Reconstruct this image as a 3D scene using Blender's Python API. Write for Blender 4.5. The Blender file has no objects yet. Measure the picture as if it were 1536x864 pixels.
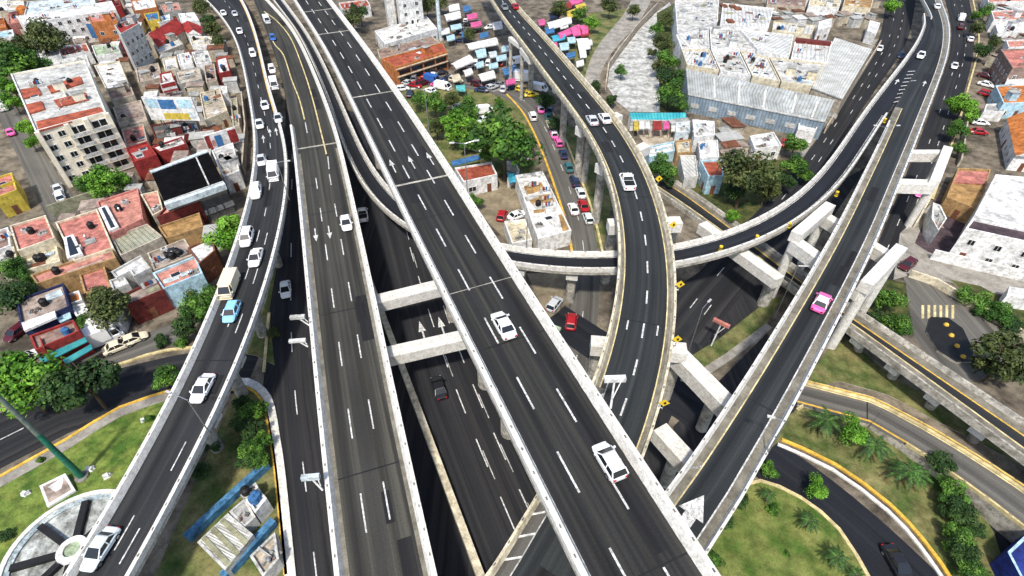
import bpy, math, random
from mathutils import Vector, Matrix
random.seed(11)
R = math.radians
S = bpy.context.scene
COL = S.collection
# ------------------------------------------------------------------ camera, sky, sun, exposure
CAM_H, F, TILT = 66.0, 820.0, R(42.3)
cd = bpy.data.cameras.new('camera'); cam = bpy.data.objects.new('camera', cd); COL.objects.link(cam)
cam.location = (0, 0, CAM_H); cam.rotation_euler = (R(90) - TILT, 0, 0)
cd.sensor_width = 36; cd.lens = F / 1536 * 36; cd.clip_start = 1; cd.clip_end = 4000
S.camera = cam
SUN_EL, SUN_AZ = R(58), R(193)          # azimuth clockwise from +Y: light comes from behind and left of the camera
w = bpy.data.worlds.new('World'); S.world = w; w.use_nodes = True
nt = w.node_tree; bg = nt.nodes['Background']; sk = nt.nodes.new('ShaderNodeTexSky')
sk.sky_type = 'NISHITA'; sk.sun_disc = False; sk.sun_elevation = SUN_EL; sk.sun_rotation = SUN_AZ
sk.air_density = 1.0; sk.dust_density = 2.0
nt.links.new(sk.outputs[0], bg.inputs[0]); bg.inputs[1].default_value = 0.15
sd = bpy.data.lights.new('sun', 'SUN'); so = bpy.data.objects.new('sun', sd); COL.objects.link(so)
sd.energy = 3.1; sd.angle = R(4); sd.color = (1.0, .95, .86)
sdir = Vector((math.sin(SUN_AZ) * math.cos(SUN_EL), math.cos(SUN_AZ) * math.cos(SUN_EL), math.sin(SUN_EL)))
so.rotation_euler = sdir.to_track_quat('Z', 'Y').to_euler(); so.location = (-60, -60, 120)
S.view_settings.view_transform = 'Standard'; S.view_settings.look = 'None'
S.view_settings.gamma = 1; S.view_settings.use_curve_mapping = False; S.view_settings.exposure = 0.57

CT, ST = math.cos(TILT), math.sin(TILT)
def P(px, py, z=0.0):
    u = (px - 768) / F; v = (432 - py) / F
    d = Vector((u, CT + v * ST, -ST + v * CT)); t = (z - CAM_H) / d.z
    return Vector((d.x * t, d.y * t, z))
def mpp(px, py, z=0.0):                  # metres per photo pixel there
    p = P(px, py, z); return (p.y * CT + (CAM_H - z) * ST) / F
def heading(px, py, hx, hy, z=0.0):
    d = P(px + hx, py + hy, z) - P(px, py, z); return math.atan2(d.y, d.x)
# ------------------------------------------------------------------ materials
MATS = {}
def mat(name, col, rough=.8, var=.22, scale=.5, col2=None, spec=.3, metal=0, fine=6.0, bump=0.0, dirt=.25):
    if name in MATS: return MATS[name]
    m = bpy.data.materials.new(name); m.use_nodes = True; t = m.node_tree; b = t.nodes['Principled BSDF']
    b.inputs['Roughness'].default_value = rough; b.inputs['Specular IOR Level'].default_value = spec; b.inputs['Metallic'].default_value = metal
    if var > 0 or col2:
        tc = t.nodes.new('ShaderNodeTexCoord'); n1 = t.nodes.new('ShaderNodeTexNoise'); n2 = t.nodes.new('ShaderNodeTexNoise')
        n1.inputs['Scale'].default_value = scale; n1.inputs['Detail'].default_value = 5; n1.inputs['Roughness'].default_value = .62
        n2.inputs['Scale'].default_value = fine; n2.inputs['Detail'].default_value = 3
        t.links.new(tc.outputs['Object'], n1.inputs[0]); t.links.new(tc.outputs['Object'], n2.inputs[0])
        rp = t.nodes.new('ShaderNodeValToRGB'); rp.color_ramp.elements[0].position = .36; rp.color_ramp.elements[1].position = .64
        c0 = tuple(c * (1 - var) for c in col) + (1,); c1 = (tuple(min(1, c * (1 + var * .6)) for c in col) if col2 is None else tuple(col2)) + (1,)
        rp.color_ramp.elements[0].color = c0; rp.color_ramp.elements[1].color = c1
        t.links.new(n1.outputs[0], rp.inputs[0])
        mx = t.nodes.new('ShaderNodeMix'); mx.data_type = 'RGBA'; mx.blend_type = 'OVERLAY'; mx.inputs[0].default_value = .45
        n3 = t.nodes.new('ShaderNodeTexNoise'); n3.inputs['Scale'].default_value = scale * 2.7; n3.inputs['Detail'].default_value = 7; n3.inputs['Roughness'].default_value = .7; t.links.new(tc.outputs['Object'], n3.inputs[0])
        dr = t.nodes.new('ShaderNodeValToRGB'); dr.color_ramp.elements[0].position = .38; dr.color_ramp.elements[1].position = .56; k_ = max(.35, 1 - dirt); dr.color_ramp.elements[0].color = (k_, k_ * .97, k_ * .92, 1); dr.color_ramp.elements[1].color = (1, 1, 1, 1); t.links.new(n3.outputs[0], dr.inputs[0])
        mu = t.nodes.new('ShaderNodeMix'); mu.data_type = 'RGBA'; mu.blend_type = 'MULTIPLY'; mu.inputs[0].default_value = 1; t.links.new(rp.outputs[0], mu.inputs[6]); t.links.new(dr.outputs[0], mu.inputs[7])
        t.links.new(mu.outputs[2], mx.inputs[6]); t.links.new(n2.outputs[0], mx.inputs[7]); t.links.new(mx.outputs[2], b.inputs['Base Color'])
        if bump:
            bp = t.nodes.new('ShaderNodeBump'); bp.inputs['Strength'].default_value = bump; bp.inputs['Distance'].default_value = .1
            t.links.new(n2.outputs[0], bp.inputs['Height']); t.links.new(bp.outputs[0], b.inputs['Normal'])
    else:
        b.inputs['Base Color'].default_value = tuple(col) + (1,)
    MATS[name] = m; return m
def asphalt(name, col, streak=.55, tint=(.115, .11, .075)):
    """UV in metres (across, along): lengthwise tyre wear, patches and seams."""
    m = bpy.data.materials.new(name); m.use_nodes = True; t = m.node_tree; b = t.nodes['Principled BSDF']
    b.inputs['Roughness'].default_value = .85; b.inputs['Specular IOR Level'].default_value = .18
    uv = t.nodes.new('ShaderNodeUVMap')
    def noise(sx, sy, det=4, rough=.6):
        mp = t.nodes.new('ShaderNodeMapping'); mp.inputs['Scale'].default_value = (sx, sy, 1); n = t.nodes.new('ShaderNodeTexNoise')
        n.inputs['Scale'].default_value = 1; n.inputs['Detail'].default_value = det; n.inputs['Roughness'].default_value = rough
        t.links.new(uv.outputs[0], mp.inputs[0]); t.links.new(mp.outputs[0], n.inputs[0]); return n.outputs[0]
    def ramp(src, a, c, ca, cc):
        r = t.nodes.new('ShaderNodeValToRGB'); r.color_ramp.elements[0].position = a; r.color_ramp.elements[1].position = c
        r.color_ramp.elements[0].color = ca + (1,); r.color_ramp.elements[1].color = cc + (1,); t.links.new(src, r.inputs[0]); return r.outputs[0]
    def mix(kind, f, a, c):
        x = t.nodes.new('ShaderNodeMix'); x.data_type = 'RGBA'; x.blend_type = kind
        if isinstance(f, float): x.inputs[0].default_value = f
        else: t.links.new(f, x.inputs[0])
        t.links.new(a, x.inputs[6])
        if isinstance(c, tuple): x.inputs[7].default_value = c + (1,)
        else: t.links.new(c, x.inputs[7])
        return x.outputs[2]
    base = ramp(noise(.09, .045, 5), .35, .68, tuple(c * .8 for c in col), tuple(c * 1.25 for c in col))
    st = ramp(noise(.95, .008, 2), .46, .66, (0, 0, 0), (streak, streak, streak))
    base = mix('MIX', st, base, tint)
    mp2 = noise(.6, .012, 3)
    base = mix('MIX', ramp(mp2, .48, .64, (0, 0, 0), (.75, .75, .75)), base, tuple(c * .45 for c in col))
    fine = noise(7, 5, 3, .7)
    base = mix('OVERLAY', .55, base, fine)
    t.links.new(base, b.inputs['Base Color'])
    bp = t.nodes.new('ShaderNodeBump'); bp.inputs['Strength'].default_value = .25; bp.inputs['Distance'].default_value = .03
    t.links.new(fine, bp.inputs['Height']); t.links.new(bp.outputs[0], b.inputs['Normal'])
    MATS[name] = m; return m
def corrugated(name, col, col2, per=1.2):
    m = mat(name, col, .5, .2, .25, col2, spec=.4, dirt=.2); t = m.node_tree; b = t.nodes['Principled BSDF']
    tc = t.nodes.new('ShaderNodeTexCoord'); wv = t.nodes.new('ShaderNodeTexWave'); wv.inputs['Scale'].default_value = per; wv.bands_direction = 'X'
    bp = t.nodes.new('ShaderNodeBump'); bp.inputs['Strength'].default_value = .6; bp.inputs['Distance'].default_value = .15
    t.links.new(tc.outputs['UV'], wv.inputs[0]); t.links.new(wv.outputs[0], bp.inputs['Height']); t.links.new(bp.outputs[0], b.inputs['Normal'])
    src = b.inputs['Base Color'].links[0].from_socket; w2 = t.nodes.new('ShaderNodeTexWave'); w2.inputs['Scale'].default_value = per * .32; w2.bands_direction = 'X'; w2.inputs['Distortion'].default_value = .4; t.links.new(tc.outputs['UV'], w2.inputs[0])
    rr = t.nodes.new('ShaderNodeValToRGB'); rr.color_ramp.elements[0].position = .0; rr.color_ramp.elements[1].position = .35; rr.color_ramp.elements[0].color = (.62, .62, .62, 1); rr.color_ramp.elements[1].color = (1, 1, 1, 1); t.links.new(w2.outputs[0], rr.inputs[0])
    mz = t.nodes.new('ShaderNodeMix'); mz.data_type = 'RGBA'; mz.blend_type = 'MULTIPLY'; mz.inputs[0].default_value = 1; t.links.new(src, mz.inputs[6]); t.links.new(rr.outputs[0], mz.inputs[7]); t.links.new(mz.outputs[2], b.inputs['Base Color']); return m
asphalt('asphalt_b', (.021, .021, .022), .5, (.075, .072, .055)); asphalt('asphalt_w', (.037, .036, .033), .6, (.1, .096, .075)); asphalt('asphalt_patch', (.0165, .0165, .018), .3, (.04, .04, .038))
asphalt('asphalt_a', (.023, .024, .026), .4, (.065, .065, .062)); asphalt('asphalt_e', (.014, .016, .021), .3, (.04, .04, .044))
asphalt('asphalt_c', (.022, .025, .027), .45, (.065, .07, .068)); asphalt('asphalt_g', (.02, .021, .024), .4, (.07, .062, .055))
asphalt('asphalt_old', (.1, .095, .085), .6, (.2, .19, .16))
mat('shoulder', (.19, .175, .14), .9, .35, .4); mat('concrete', (.44, .415, .36), .88, .35, .5, bump=.25, dirt=.5); mat('concrete_white', (.68, .665, .62), .85, .16, 1.1, bump=.25, dirt=.22)
mat('concrete_dark', (.2, .19, .17), .9, .4, .4); mat('paint_white', (.66, .66, .64), .7, .25, 1.2, dirt=.6); mat('paint_worn', (.42, .42, .4), .8, .55, .9)
mat('paint_yellow', (.68, .42, .06), .7, .3, 1.0); mat('paint_cream', (.62, .52, .27), .8, .35, .6); mat('black', (.012, .012, .013), .6, .3, 1)
mat('ground', (.125, .105, .078), .95, .5, .16, (.25, .21, .155), dirt=.5); mat('pavement', (.3, .28, .245), .9, .3, .35, bump=.1)
mat('grass_lush', (.075, .17, .02), .95, .35, .3, (.2, .25, .05), fine=5, bump=.8, dirt=.4); mat('grass_dry', (.08, .145, .026), .95, .4, .2, (.215, .195, .08), fine=4, bump=.8, dirt=.4)
mat('riverbed', (.42, .425, .40), .9, .35, .35, (.62, .62, .59), dirt=.45); mat('weeds', (.03, .07, .012), .95, .5, .5, (.1, .1, .03), fine=3, bump=1.0); mat('dirt', (.235, .195, .13), .95, .35, .3, bump=.2)
mat('glass_dark', (.012, .015, .018), .12, 0, spec=.6); mat('rubber', (.012, .012, .012), .8, 0); mat('steel', (.4, .41, .42), .35, .15, 2, metal=.7)
mat('lamp_glass', (.75, .75, .72), .3, 0); mat('tail_red', (.4, .01, .01), .3, 0)
mat('water', (.32, .42, .42), .15, .25, .6, spec=.5)
for n, c in dict(white=(.78, .78, .76), cream=(.68, .6, .42), beige=(.5, .43, .33), grey=(.38, .38, .36), palegrey=(.55, .55, .52), terracotta=(.4, .085, .038), pink=(.55, .2, .16), salmon=(.58, .25, .19),
                 brown=(.3, .2, .16), greybrown=(.38, .3, .25), ochre=(.42, .25, .09), red=(.33, .02, .016), darkred=(.16, .022, .017), blackroof=(.012, .011, .012), ltblue=(.42, .66, .78), blue=(.03, .17, .42),
                 turq=(.02, .42, .62), teal=(.08, .5, .5), yellow=(.62, .46, .02), orange=(.55, .18, .035), olive=(.33, .33, .21), navy=(.015, .025, .09), purple=(.07, .045, .055), paleblue=(.58, .68, .72),
                 magenta=(.7, .08, .3), palegreen=(.4, .5, .33), darkgrey=(.1, .1, .095), deepblue=(.01, .03, .25), rust=(.2, .07, .03)).items():
    mat('r_' + n, tuple(x * .9 + .012 for x in c), .9, .38, .4, bump=.15, dirt=.4); g_ = sum(c) / 3; mat('w_' + n, tuple(x * .85 + g_ * .13 for x in c), .88, .25, .5, dirt=.4)
corrugated('c_grey', (.40, .42, .41), (.5, .53, .52)); corrugated('c_white', (.6, .6, .57), (.74, .74, .71), .8); corrugated('c_olive', (.36, .37, .27), (.45, .45, .34)); corrugated('c_turq', (.03, .4, .5), (.1, .55, .55)); corrugated('c_light', (.62, .62, .57), (.72, .72, .68)); corrugated('c_wall', (.24, .33, .42), (.33, .42, .50))
for n, c in dict(white=(.8, .8, .79), silver=(.5, .52, .54), black=(.015, .015, .018), red=(.36, .012, .02), darkred=(.075, .008, .014), blue=(.03, .12, .4), skyblue=(.25, .55, .78), pink=(.75, .12, .38), teal=(.03, .13, .14), navy=(.015, .03, .08),
                 cream=(.7, .62, .45), yellow=(.7, .5, .03), green=(.05, .3, .2), grey=(.17, .18, .19), brown=(.2, .1, .05), palegrey=(.62, .68, .68)).items():
    mat('car_' + n, c, .28, 0, spec=.5)
for n, (a, b2, c) in dict(bright=((.06, .17, .012), (.11, .27, .02), (.18, .37, .04)), mid=((.03, .085, .012), (.055, .145, .017), (.11, .23, .03)), dark=((.018, .045, .012), (.028, .07, .015), (.055, .11, .025)),
                          olive=((.032, .052, .014), (.06, .082, .02), (.105, .13, .04))).items():
    for i, q in enumerate((a, b2, c)): mat(f'leaf_{n}_{i}', q, .7, .3, 1.5, spec=.25)
mat('w_apart', (.8, .73, .58), .85, .12, .5, dirt=.15); mat('tar', (.006, .006, .007), .95, .3, .5, spec=.02)
mat('bark', (.11, .08, .05), .95, .3, 3)
M_ = MATS
# ------------------------------------------------------------------ mesh builder
class MB:
    def __init__(s): s.v = []; s.f = []; s.m = []; s.uv = []
    def poly(s, pts, mi=0, uv=None):
        i = len(s.v); s.v += [tuple(p) for p in pts]; s.f.append(tuple(range(i, i + len(pts)))); s.m.append(mi); s.uv.append(uv)
    def box(s, c, sx, sy, sz, rz=0.0, mi=0, taper=1.0):     # c = centre of the bottom face
        ca, sa = math.cos(rz), math.sin(rz); i = len(s.v)
        for k, z in ((1, 0), (taper, sz)):
            for a, b in ((-1, -1), (1, -1), (1, 1), (-1, 1)):
                x, y = a * sx / 2 * k, b * sy / 2 * k; s.v.append((c[0] + x * ca - y * sa, c[1] + x * sa + y * ca, c[2] + z))
        for q in ((3, 2, 1, 0), (4, 5, 6, 7), (0, 1, 5, 4), (1, 2, 6, 5), (2, 3, 7, 6), (3, 0, 4, 7)):
            s.f.append(tuple(i + k for k in q)); s.m.append(mi); s.uv.append(None)
    def prism(s, xy, z0, z1, mi=0, mt=None, bottom=False):
        n = len(xy); z0 = z0 if isinstance(z0, (list, tuple)) else [z0] * n; z1 = z1 if isinstance(z1, (list, tuple)) else [z1] * n
        if sum(xy[i][0] * xy[(i + 1) % n][1] - xy[(i + 1) % n][0] * xy[i][1] for i in range(n)) < 0: xy = xy[::-1]; z0 = z0[::-1]; z1 = z1[::-1]
        lo = [(p[0], p[1], z) for p, z in zip(xy, z0)]; hi = [(p[0], p[1], z) for p, z in zip(xy, z1)]
        s.poly(hi, mi if mt is None else mt)
        if bottom: s.poly(lo[::-1], mi)
        for i in range(n): j = (i + 1) % n; s.poly([lo[i], lo[j], hi[j], hi[i]], mi)
    def tube(s, p0, p1, r0, r1=None, n=8, mi=0, caps=True):
        p0, p1 = Vector(p0), Vector(p1); r1 = r0 if r1 is None else r1; d = (p1 - p0).normalized()
        a = d.orthogonal().normalized(); b = d.cross(a); i = len(s.v)
        for p, r in ((p0, r0), (p1, r1)):
            for k in range(n): q = 2 * math.pi * k / n; s.v.append(tuple(p + (a * math.cos(q) + b * math.sin(q)) * r))
        for k in range(n): s.f.append((i + k, i + (k + 1) % n, i + n + (k + 1) % n, i + n + k)); s.m.append(mi); s.uv.append(None)
        if caps: s.f.append(tuple(i + k for k in range(n))[::-1]); s.f.append(tuple(i + n + k for k in range(n))); s.m += [mi, mi]; s.uv += [None, None]
    def mesh(s, name, mats, origin=(0, 0, 0), smooth=False):
        me = bpy.data.meshes.new(name); o = origin
        me.from_pydata([(a - o[0], b - o[1], c - o[2]) for a, b, c in s.v], [], s.f)
        for m in mats: me.materials.append(M_[m] if isinstance(m, str) else m)
        me.polygons.foreach_set('material_index', s.m)
        if smooth: me.polygons.foreach_set('use_smooth', [True] * len(s.f))
        if any(u for u in s.uv):
            ul = me.uv_layers.new(name='UVMap'); k = 0
            for f, u in zip(s.f, s.uv):
                for j in range(len(f)):
                    if u: ul.data[k].uv = u[j]
                    k += 1
        me.update(); return me
    def build(s, name, mats, parent=None, origin=None, smooth=False, **props):
        org = origin if origin is not None else (tuple(parent['org']) if parent is not None else (0, 0, 0))
        o = bpy.data.objects.new(name, s.mesh(name, mats, org, smooth)); COL.objects.link(o)
        if parent is not None: o.parent = parent
        else: o.location = org
        for k, v in props.items(): o[k] = v
        return o
def thing(name, label, cat, loc, group=None):
    o = bpy.data.objects.new(name, None); COL.objects.link(o); o.location = loc; o['org'] = tuple(loc)
    o['label'] = label; o['category'] = cat; o.empty_display_size = .3
    if group: o['group'] = group
    return o
def child(name, me, parent, loc=(0, 0, 0), rz=0.0, scale=None):
    o = bpy.data.objects.new(name, me); COL.objects.link(o); o.parent = parent; o.location = loc; o.rotation_euler = (0, 0, rz)
    if scale: o.scale = scale
    return o
# ------------------------------------------------------------------ swept roads
def catmull(pts, step=2.0):
    out = []; n = len(pts)
    for i in range(n - 1):
        p0, p1, p2, p3 = pts[max(0, i - 1)], pts[i], pts[i + 1], pts[min(n - 1, i + 2)]
        k = max(2, int((p2 - p1).length / step))
        for j in range(k):
            t = j / k
            out.append(.5 * ((2 * p1) + (p2 - p0) * t + (2 * p0 - 5 * p1 + 4 * p2 - p3) * t * t + (3 * p1 - p0 - 3 * p2 + p3) * t ** 3))
    out.append(pts[-1].copy()); return out
def smooth_list(a, k, it=2):
    for _ in range(it):
        a = [sum(a[max(0, i - k):i + k + 1], a[0] * 0) / len(a[max(0, i - k):i + k + 1]) for i in range(len(a))]
    return a
class Axis:
    """centre line, half width and running length of a road, from its two edges; left/right as walked along the list."""
    def __init__(s, Lp, Rp, dz=0.0, ext0=0, ext1=0, step=3.0, sm=4):
        L = catmull([P(x, y, z + dz) for x, y, z in Lp]); Rr = catmull([P(x, y, z + dz) for x, y, z in Rp])
        c = []; h = []
        for p in L:
            j = min(range(len(Rr)), key=lambda k: (Rr[k].xy - p.xy).length_squared)
            if j in (0, len(Rr) - 1) and c and False: continue
            q = Rr[j]; end = j in (0, len(Rr) - 1)
            c.append((p, q, end))
        body = [(p, q) for p, q, e in c if not e] or [(p, q) for p, q, e in c]
        mid = [(p + q) / 2 - Vector((0, 0, dz)) for p, q in body]; hw = [(p - q).xy.length / 2 for p, q in body]
        if ext0: d = (mid[0] - mid[min(6, len(mid) - 1)]).normalized(); d.z *= .0; mid.insert(0, mid[0] + d * ext0); hw.insert(0, hw[0])
        if ext1: d = (mid[-1] - mid[-min(7, len(mid))]).normalized(); d.z *= .0; mid.append(mid[-1] + d * ext1); hw.append(hw[-1])
        acc = [0]
        for i in range(1, len(mid)): acc.append(acc[-1] + (mid[i] - mid[i - 1]).length)
        n = max(4, int(acc[-1] / step)); C = []; Hh = []; k = 0
        for i in range(n + 1):
            t = acc[-1] * i / n
            while k < len(acc) - 2 and acc[k + 1] < t: k += 1
            f = (t - acc[k]) / max(1e-6, acc[k + 1] - acc[k]); C.append(mid[k].lerp(mid[k + 1], f)); Hh.append(hw[k] + (hw[k + 1] - hw[k]) * f)
        e0, e1 = C[0].copy(), C[-1].copy(); C = smooth_list(C, sm); Hh = smooth_list(Hh, sm + 2)
        C[0], C[-1] = e0, e1
        s.c = C; s.h = Hh; s.n = len(C)
        s.t = [(C[min(i + 1, n)] - C[max(i - 1, 0)]).normalized() for i in range(n + 1)]
        i = s.n // 2; q = min(Rr, key=lambda r: (r.xy - C[i].xy).length_squared); t_ = s.t[i]
        s.sg = 1 if Vector((t_.y, -t_.x)).dot(q.xy - C[i].xy) > 0 else -1
        s.s = [0]
        for i in range(1, s.n): s.s.append(s.s[-1] + (C[i] - C[i - 1]).length)
        s.len = s.s[-1]
    def at(s, S_, k=0.0, off=0.0, z=0.0):
        S_ = max(0, min(s.len, S_)); lo = 0
        import bisect
        i = max(0, min(s.n - 2, bisect.bisect_right(s.s, S_) - 1)); f = (S_ - s.s[i]) / max(1e-6, s.s[i + 1] - s.s[i])
        c = s.c[i].lerp(s.c[i + 1], f); t = s.t[i].lerp(s.t[i + 1], f); h = s.h[i] + (s.h[i + 1] - s.h[i]) * f
        nrm = Vector((t.y, -t.x, 0)).normalized() * s.sg          # towards the second edge list
        return c + nrm * (k * h + off) + Vector((0, 0, z))
    def near(s, xy):
        i = min(range(s.n), key=lambda k: (s.c[k].xy - xy).length_squared); return i
    def z_at(s, xy):
        i = s.near(xy); tg = s.t[i]; f = Vector((tg.x, tg.y)); d = (xy - s.c[i].xy).dot(f) / max(1e-6, f.length_squared); return s.c[i].z + tg.z * d
    def s_at_px(s, px, py):
        best = None
        for i in range(s.n):
            q = P(px, py, s.c[i].z); d = (q.xy - s.c[i].xy).length
            if best is None or d < best[0]: best = (d, i)
        return s.s[best[1]]
    def stations(s, s0, s1):
        s0 = max(0, s0); s1 = min(s.len, s1)
        return [s0] + [x for x in s.s if s0 + .5 < x < s1 - .5] + [s1]
    def sweep(s, mb, prof, s0=0, s1=1e9, mi=0, closed=True, ground=False):
        st = s.stations(s0, s1); rows = [[s.at(q, k, o, z) if z is not None else Vector((*s.at(q, k, o, 0).xy, -.3)) for k, o, z in prof] for q in st]; n = len(prof)
        for a, b in zip(rows, rows[1:]):
            for i in range(n if closed else n - 1): j = (i + 1) % n; mb.poly([a[i], b[i], b[j], a[j]], mi)
        if closed: mb.poly(rows[0], mi); mb.poly(rows[-1][::-1], mi)
    def ribbon(s, mb, k0, o0, k1, o1, z, s0=0, s1=1e9, mi=0):
        st = s.stations(s0, s1)
        for a, b in zip(st, st[1:]):
            p = [s.at(a, k0, o0, z), s.at(a, k1, o1, z), s.at(b, k1, o1, z), s.at(b, k0, o0, z)]
            ha = (s.at(a, k1, o1) - s.at(a, k0, o0)).length
            mb.poly(p, mi, [(0, a), (ha, a), (ha, b), (0, b)])
    def dash(s, mb, k, wd, on, off, ph=0, z=.03, s0=0, s1=1e9, mi=1, o=0.0, keep=1.0):
        q = max(0, s0) + ph; e = min(s.len, s1)
        while q + on < e:
            if random.random() < keep: s.ribbon(mb, k, o - wd / 2, k, o + wd / 2, z, q, q + on, mi)
            q += on + off
    def arrow(s, mb, S_, k, ln, hw, z, mi=1, back=False):
        sg = -1 if back else 1
        def q(a, b): return s.at(S_ + a * sg, k, b, z)
        mb.poly([q(0, -hw * .22), q(0, hw * .22), q(ln * .55, hw * .22), q(ln * .55, -hw * .22)], mi)
        mb.poly([q(ln * .55, -hw), q(ln * .55, hw), q(ln, 0)], mi)
def side(k, h=.85, t=.45, out=.0):
    return [(k, k * out, -.1), (k, k * out, h), (k, -k * t * .65, h), (k, -k * t, .25), (k, -k * (t + .1), -.02)]
def viaduct(name, label, ax, road_mat, cat='viaduct', par=((-1, 0, 1e9), (1, 0, 1e9)), par_mat='concrete_white', thick=1.3, solid=False, ph=.85, pt=.5, fascia='concrete', girder=True):
    t = thing(name, label, cat, tuple(Vector((*ax.c[ax.n // 2].xy, 0))))
    d = MB()
    if solid: ax.sweep(d, [(-1, 0, -.02), (1, 0, -.02), (1, 0, None), (-1, 0, None)])
    else:
        ax.sweep(d, [(-1, 0, -.02), (1, 0, -.02), (1, 0, -.55), (.62, 0, -thick), (-.62, 0, -thick), (-1, 0, -.55)])
    d.build('deck', [fascia], t)
    for k, a, b in par:
        m = MB(); ax.sweep(m, side(k, ph, pt), a, b)
        q = max(a, 0) + 2.0                       # drain notches and rail anchors along the top
        while q < min(b, ax.len) - 1: p = ax.at(q, k, -k * pt * .33, ph - .05); tg = ax.at(q + .5) - ax.at(q); m.box(p, .34, .16, .07, math.atan2(tg.y, tg.x), 1); q += 2.6
        m.build('parapet', [par_mat, 'concrete_dark'], t)
    r = MB(); ax.ribbon(r, -1, .0, 1, .0, .004)
    return t, r
def finish(r, ax, t, rm, npatch=10, joint=27):
    for i_ in range(npatch):
        k = random.uniform(-.75, .75); q = random.uniform(0, ax.len - 14); wd = random.uniform(.4, 1.1); k = max(-.9 + (wd + 1.2) / ax.h[5], min(.9 - (wd + 1.2) / ax.h[5], k)); ax.ribbon(r, k, -wd, k, wd, .0055 + .00035 * min(i_, 9), q, q + random.uniform(2, 10), 7)
    q = 9.0
    while joint and q < ax.len - 3: ax.ribbon(r, -1,   .3, 1, -.3, .0094, q, q + .16, 9); q += joint
    r.build('road_surface', [rm, 'paint_white', 'paint_yellow', 'paint_worn', 'shoulder', 'concrete', 'paint_cream', 'asphalt_patch', 'asphalt_old', 'black'], t)
def pillar(t, ax, S_, k=0.0, r=.9, base=0.0, cap=1.3, capw=None, offtop=1.3):
    p = ax.at(S_, k); tg = ax.at(S_ + 1) - ax.at(S_ - 1); rz = math.atan2(tg.y, tg.x); zt = p.z - offtop
    if zt < 1.2: return
    m = MB(); m.tube((p.x, p.y, base - .2), (p.x, p.y, zt - .5), r, r, 14)
    m.build('pillar', ['concrete'], t, smooth=False)
    if cap:
        c = MB(); wd = capw or ax.h[ax.near(p.xy)] * 1.5; c.box((p.x, p.y, zt - cap), 1.9, wd, cap, rz); c.build('pier_cap', ['concrete_white'], t)
# ------------------------------------------------------------------ the ground
def sheet(name, px, z, m, kind='structure', world=False):
    b = MB(); pts = [Vector((x, y, z)) for x, y in px] if world else [P(x, y, 0) for x, y in px]
    pts = [(p.x, p.y, z) for p in pts]; b.poly(pts, 0, [(p[0], p[1]) for p in pts])
    return b.build(name, [m], None, pts[0], kind=kind)
def slab(name, px, z, m, side_m='concrete', z0=-.05, smoothpx=False):
    pts = [P(x, y, 0) for x, y in px]; b = MB(); b.prism([(p.x, p.y) for p in pts], z0, z, 1, 0)
    return b.build(name, [m, side_m], None, tuple(pts[0]), kind='structure')
def kerb(name, px, wd=.35, ht=.22, m='paint_cream', z=0.0):
    c = catmull([P(x, y, 0) for x, y in px], 2.5); b = MB()
    L = []
    for i, p in enumerate(c):
        t = (c[min(i + 1, len(c) - 1)] - c[max(i - 1, 0)]).normalized(); n = Vector((t.y, -t.x, 0)); L.append((p - n * wd / 2, p + n * wd / 2))
    u = Vector((0, 0, z + ht)); lo = Vector((0, 0, z - .1))
    for (a, q), (a2, q2) in zip(L, L[1:]):
        b.poly([a + u, q + u, q2 + u, a2 + u]); b.poly([a + lo, a + u, a2 + u, a2 + lo]); b.poly([q + lo, q + u, q2 + u, q2 + lo])
    return b.build(name, [m], None, tuple(c[0]), kind='structure')
def street(name, Lp, Rp, z, m, marks=None, ext0=0, ext1=0):
    ax = Axis([(x, y, 0) for x, y in Lp], [(x, y, 0) for x, y in Rp], 0, ext0, ext1); b = MB(); ax.ribbon(b, -1, 0, 1, 0, z)
    if marks: marks(ax, b, z + .006)
    b.build(name, [m, 'paint_white', 'paint_yellow', 'paint_worn'], None, tuple(ax.c[0]), kind='structure'); return ax
g = MB(); N = 12; X0, X1, Y0, Y1 = -1500, 1500, -600, 2600
for i in range(N):
    for j in range(N):
        a, b_ = X0 + (X1 - X0) * i / N, X0 + (X1 - X0) * (i + 1) / N; c, d = Y0 + (Y1 - Y0) * j / N, Y0 + (Y1 - Y0) * (j + 1) / N
        g.poly([(a, c, 0), (b_, c, 0), (b_, d, 0), (a, d, 0)])
g.build('ground', ['ground'], None, (0, 0, 0), kind='structure')
# asphalt under the interchange
sheet('road', [(428, 150), (428, 260), (404, 470), (394, 586), (414, 626), (421, 709), (437, 863), (443, 1010), (1010, 1010), (1010, 800), (1000, 640), (1025, 585), (1135, 500), (1165, 440), (1240, 340), (1300, 250), (1210, 300), (1140, 350), (1030, 420), (985, 470), (930, 530), (895, 575), (880, 470), (800, 470), (760, 420), (660, 350), (600, 270), (545, 170)], .012, 'asphalt_g')
slab('lawn', [(-120, 800), (0, 718), (100, 662), (180, 614), (262, 588), (268, 640), (250, 760), (150, 930), (-120, 960)], .12, 'grass_lush')
slab('verge', [(404, 470), (412, 548), (384, 534), (350, 528), (352, 500), (395, 400), (418, 380)], .12, 'grass_dry')
slab('garden', [(352, 590), (394, 590), (414, 630), (421, 709), (436, 863), (440, 960), (120, 960), (235, 860), (330, 640)], .12, 'grass_dry')
mat('grass_mid', (.085, .165, .022), .95, .35, .25, (.2, .215, .06), fine=5, bump=.8, dirt=.35)
slab('lawn', [(1000, 960), (1040, 850), (1085, 760), (1110, 733), (1140, 722), (1200, 747), (1258, 795), (1304, 870), (1330, 960)], .14, 'grass_mid')
slab('lawn', [(1120, 700), (1160, 640), (1195, 615), (1222, 607), (1310, 633), (1390, 678), (1432, 708), (1455, 740), (1490, 800), (1512, 870), (1540, 960), (1470, 960), (1425, 868), (1385, 812), (1335, 758), (1252, 697), (1172, 660)], .14, 'grass_dry')
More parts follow.
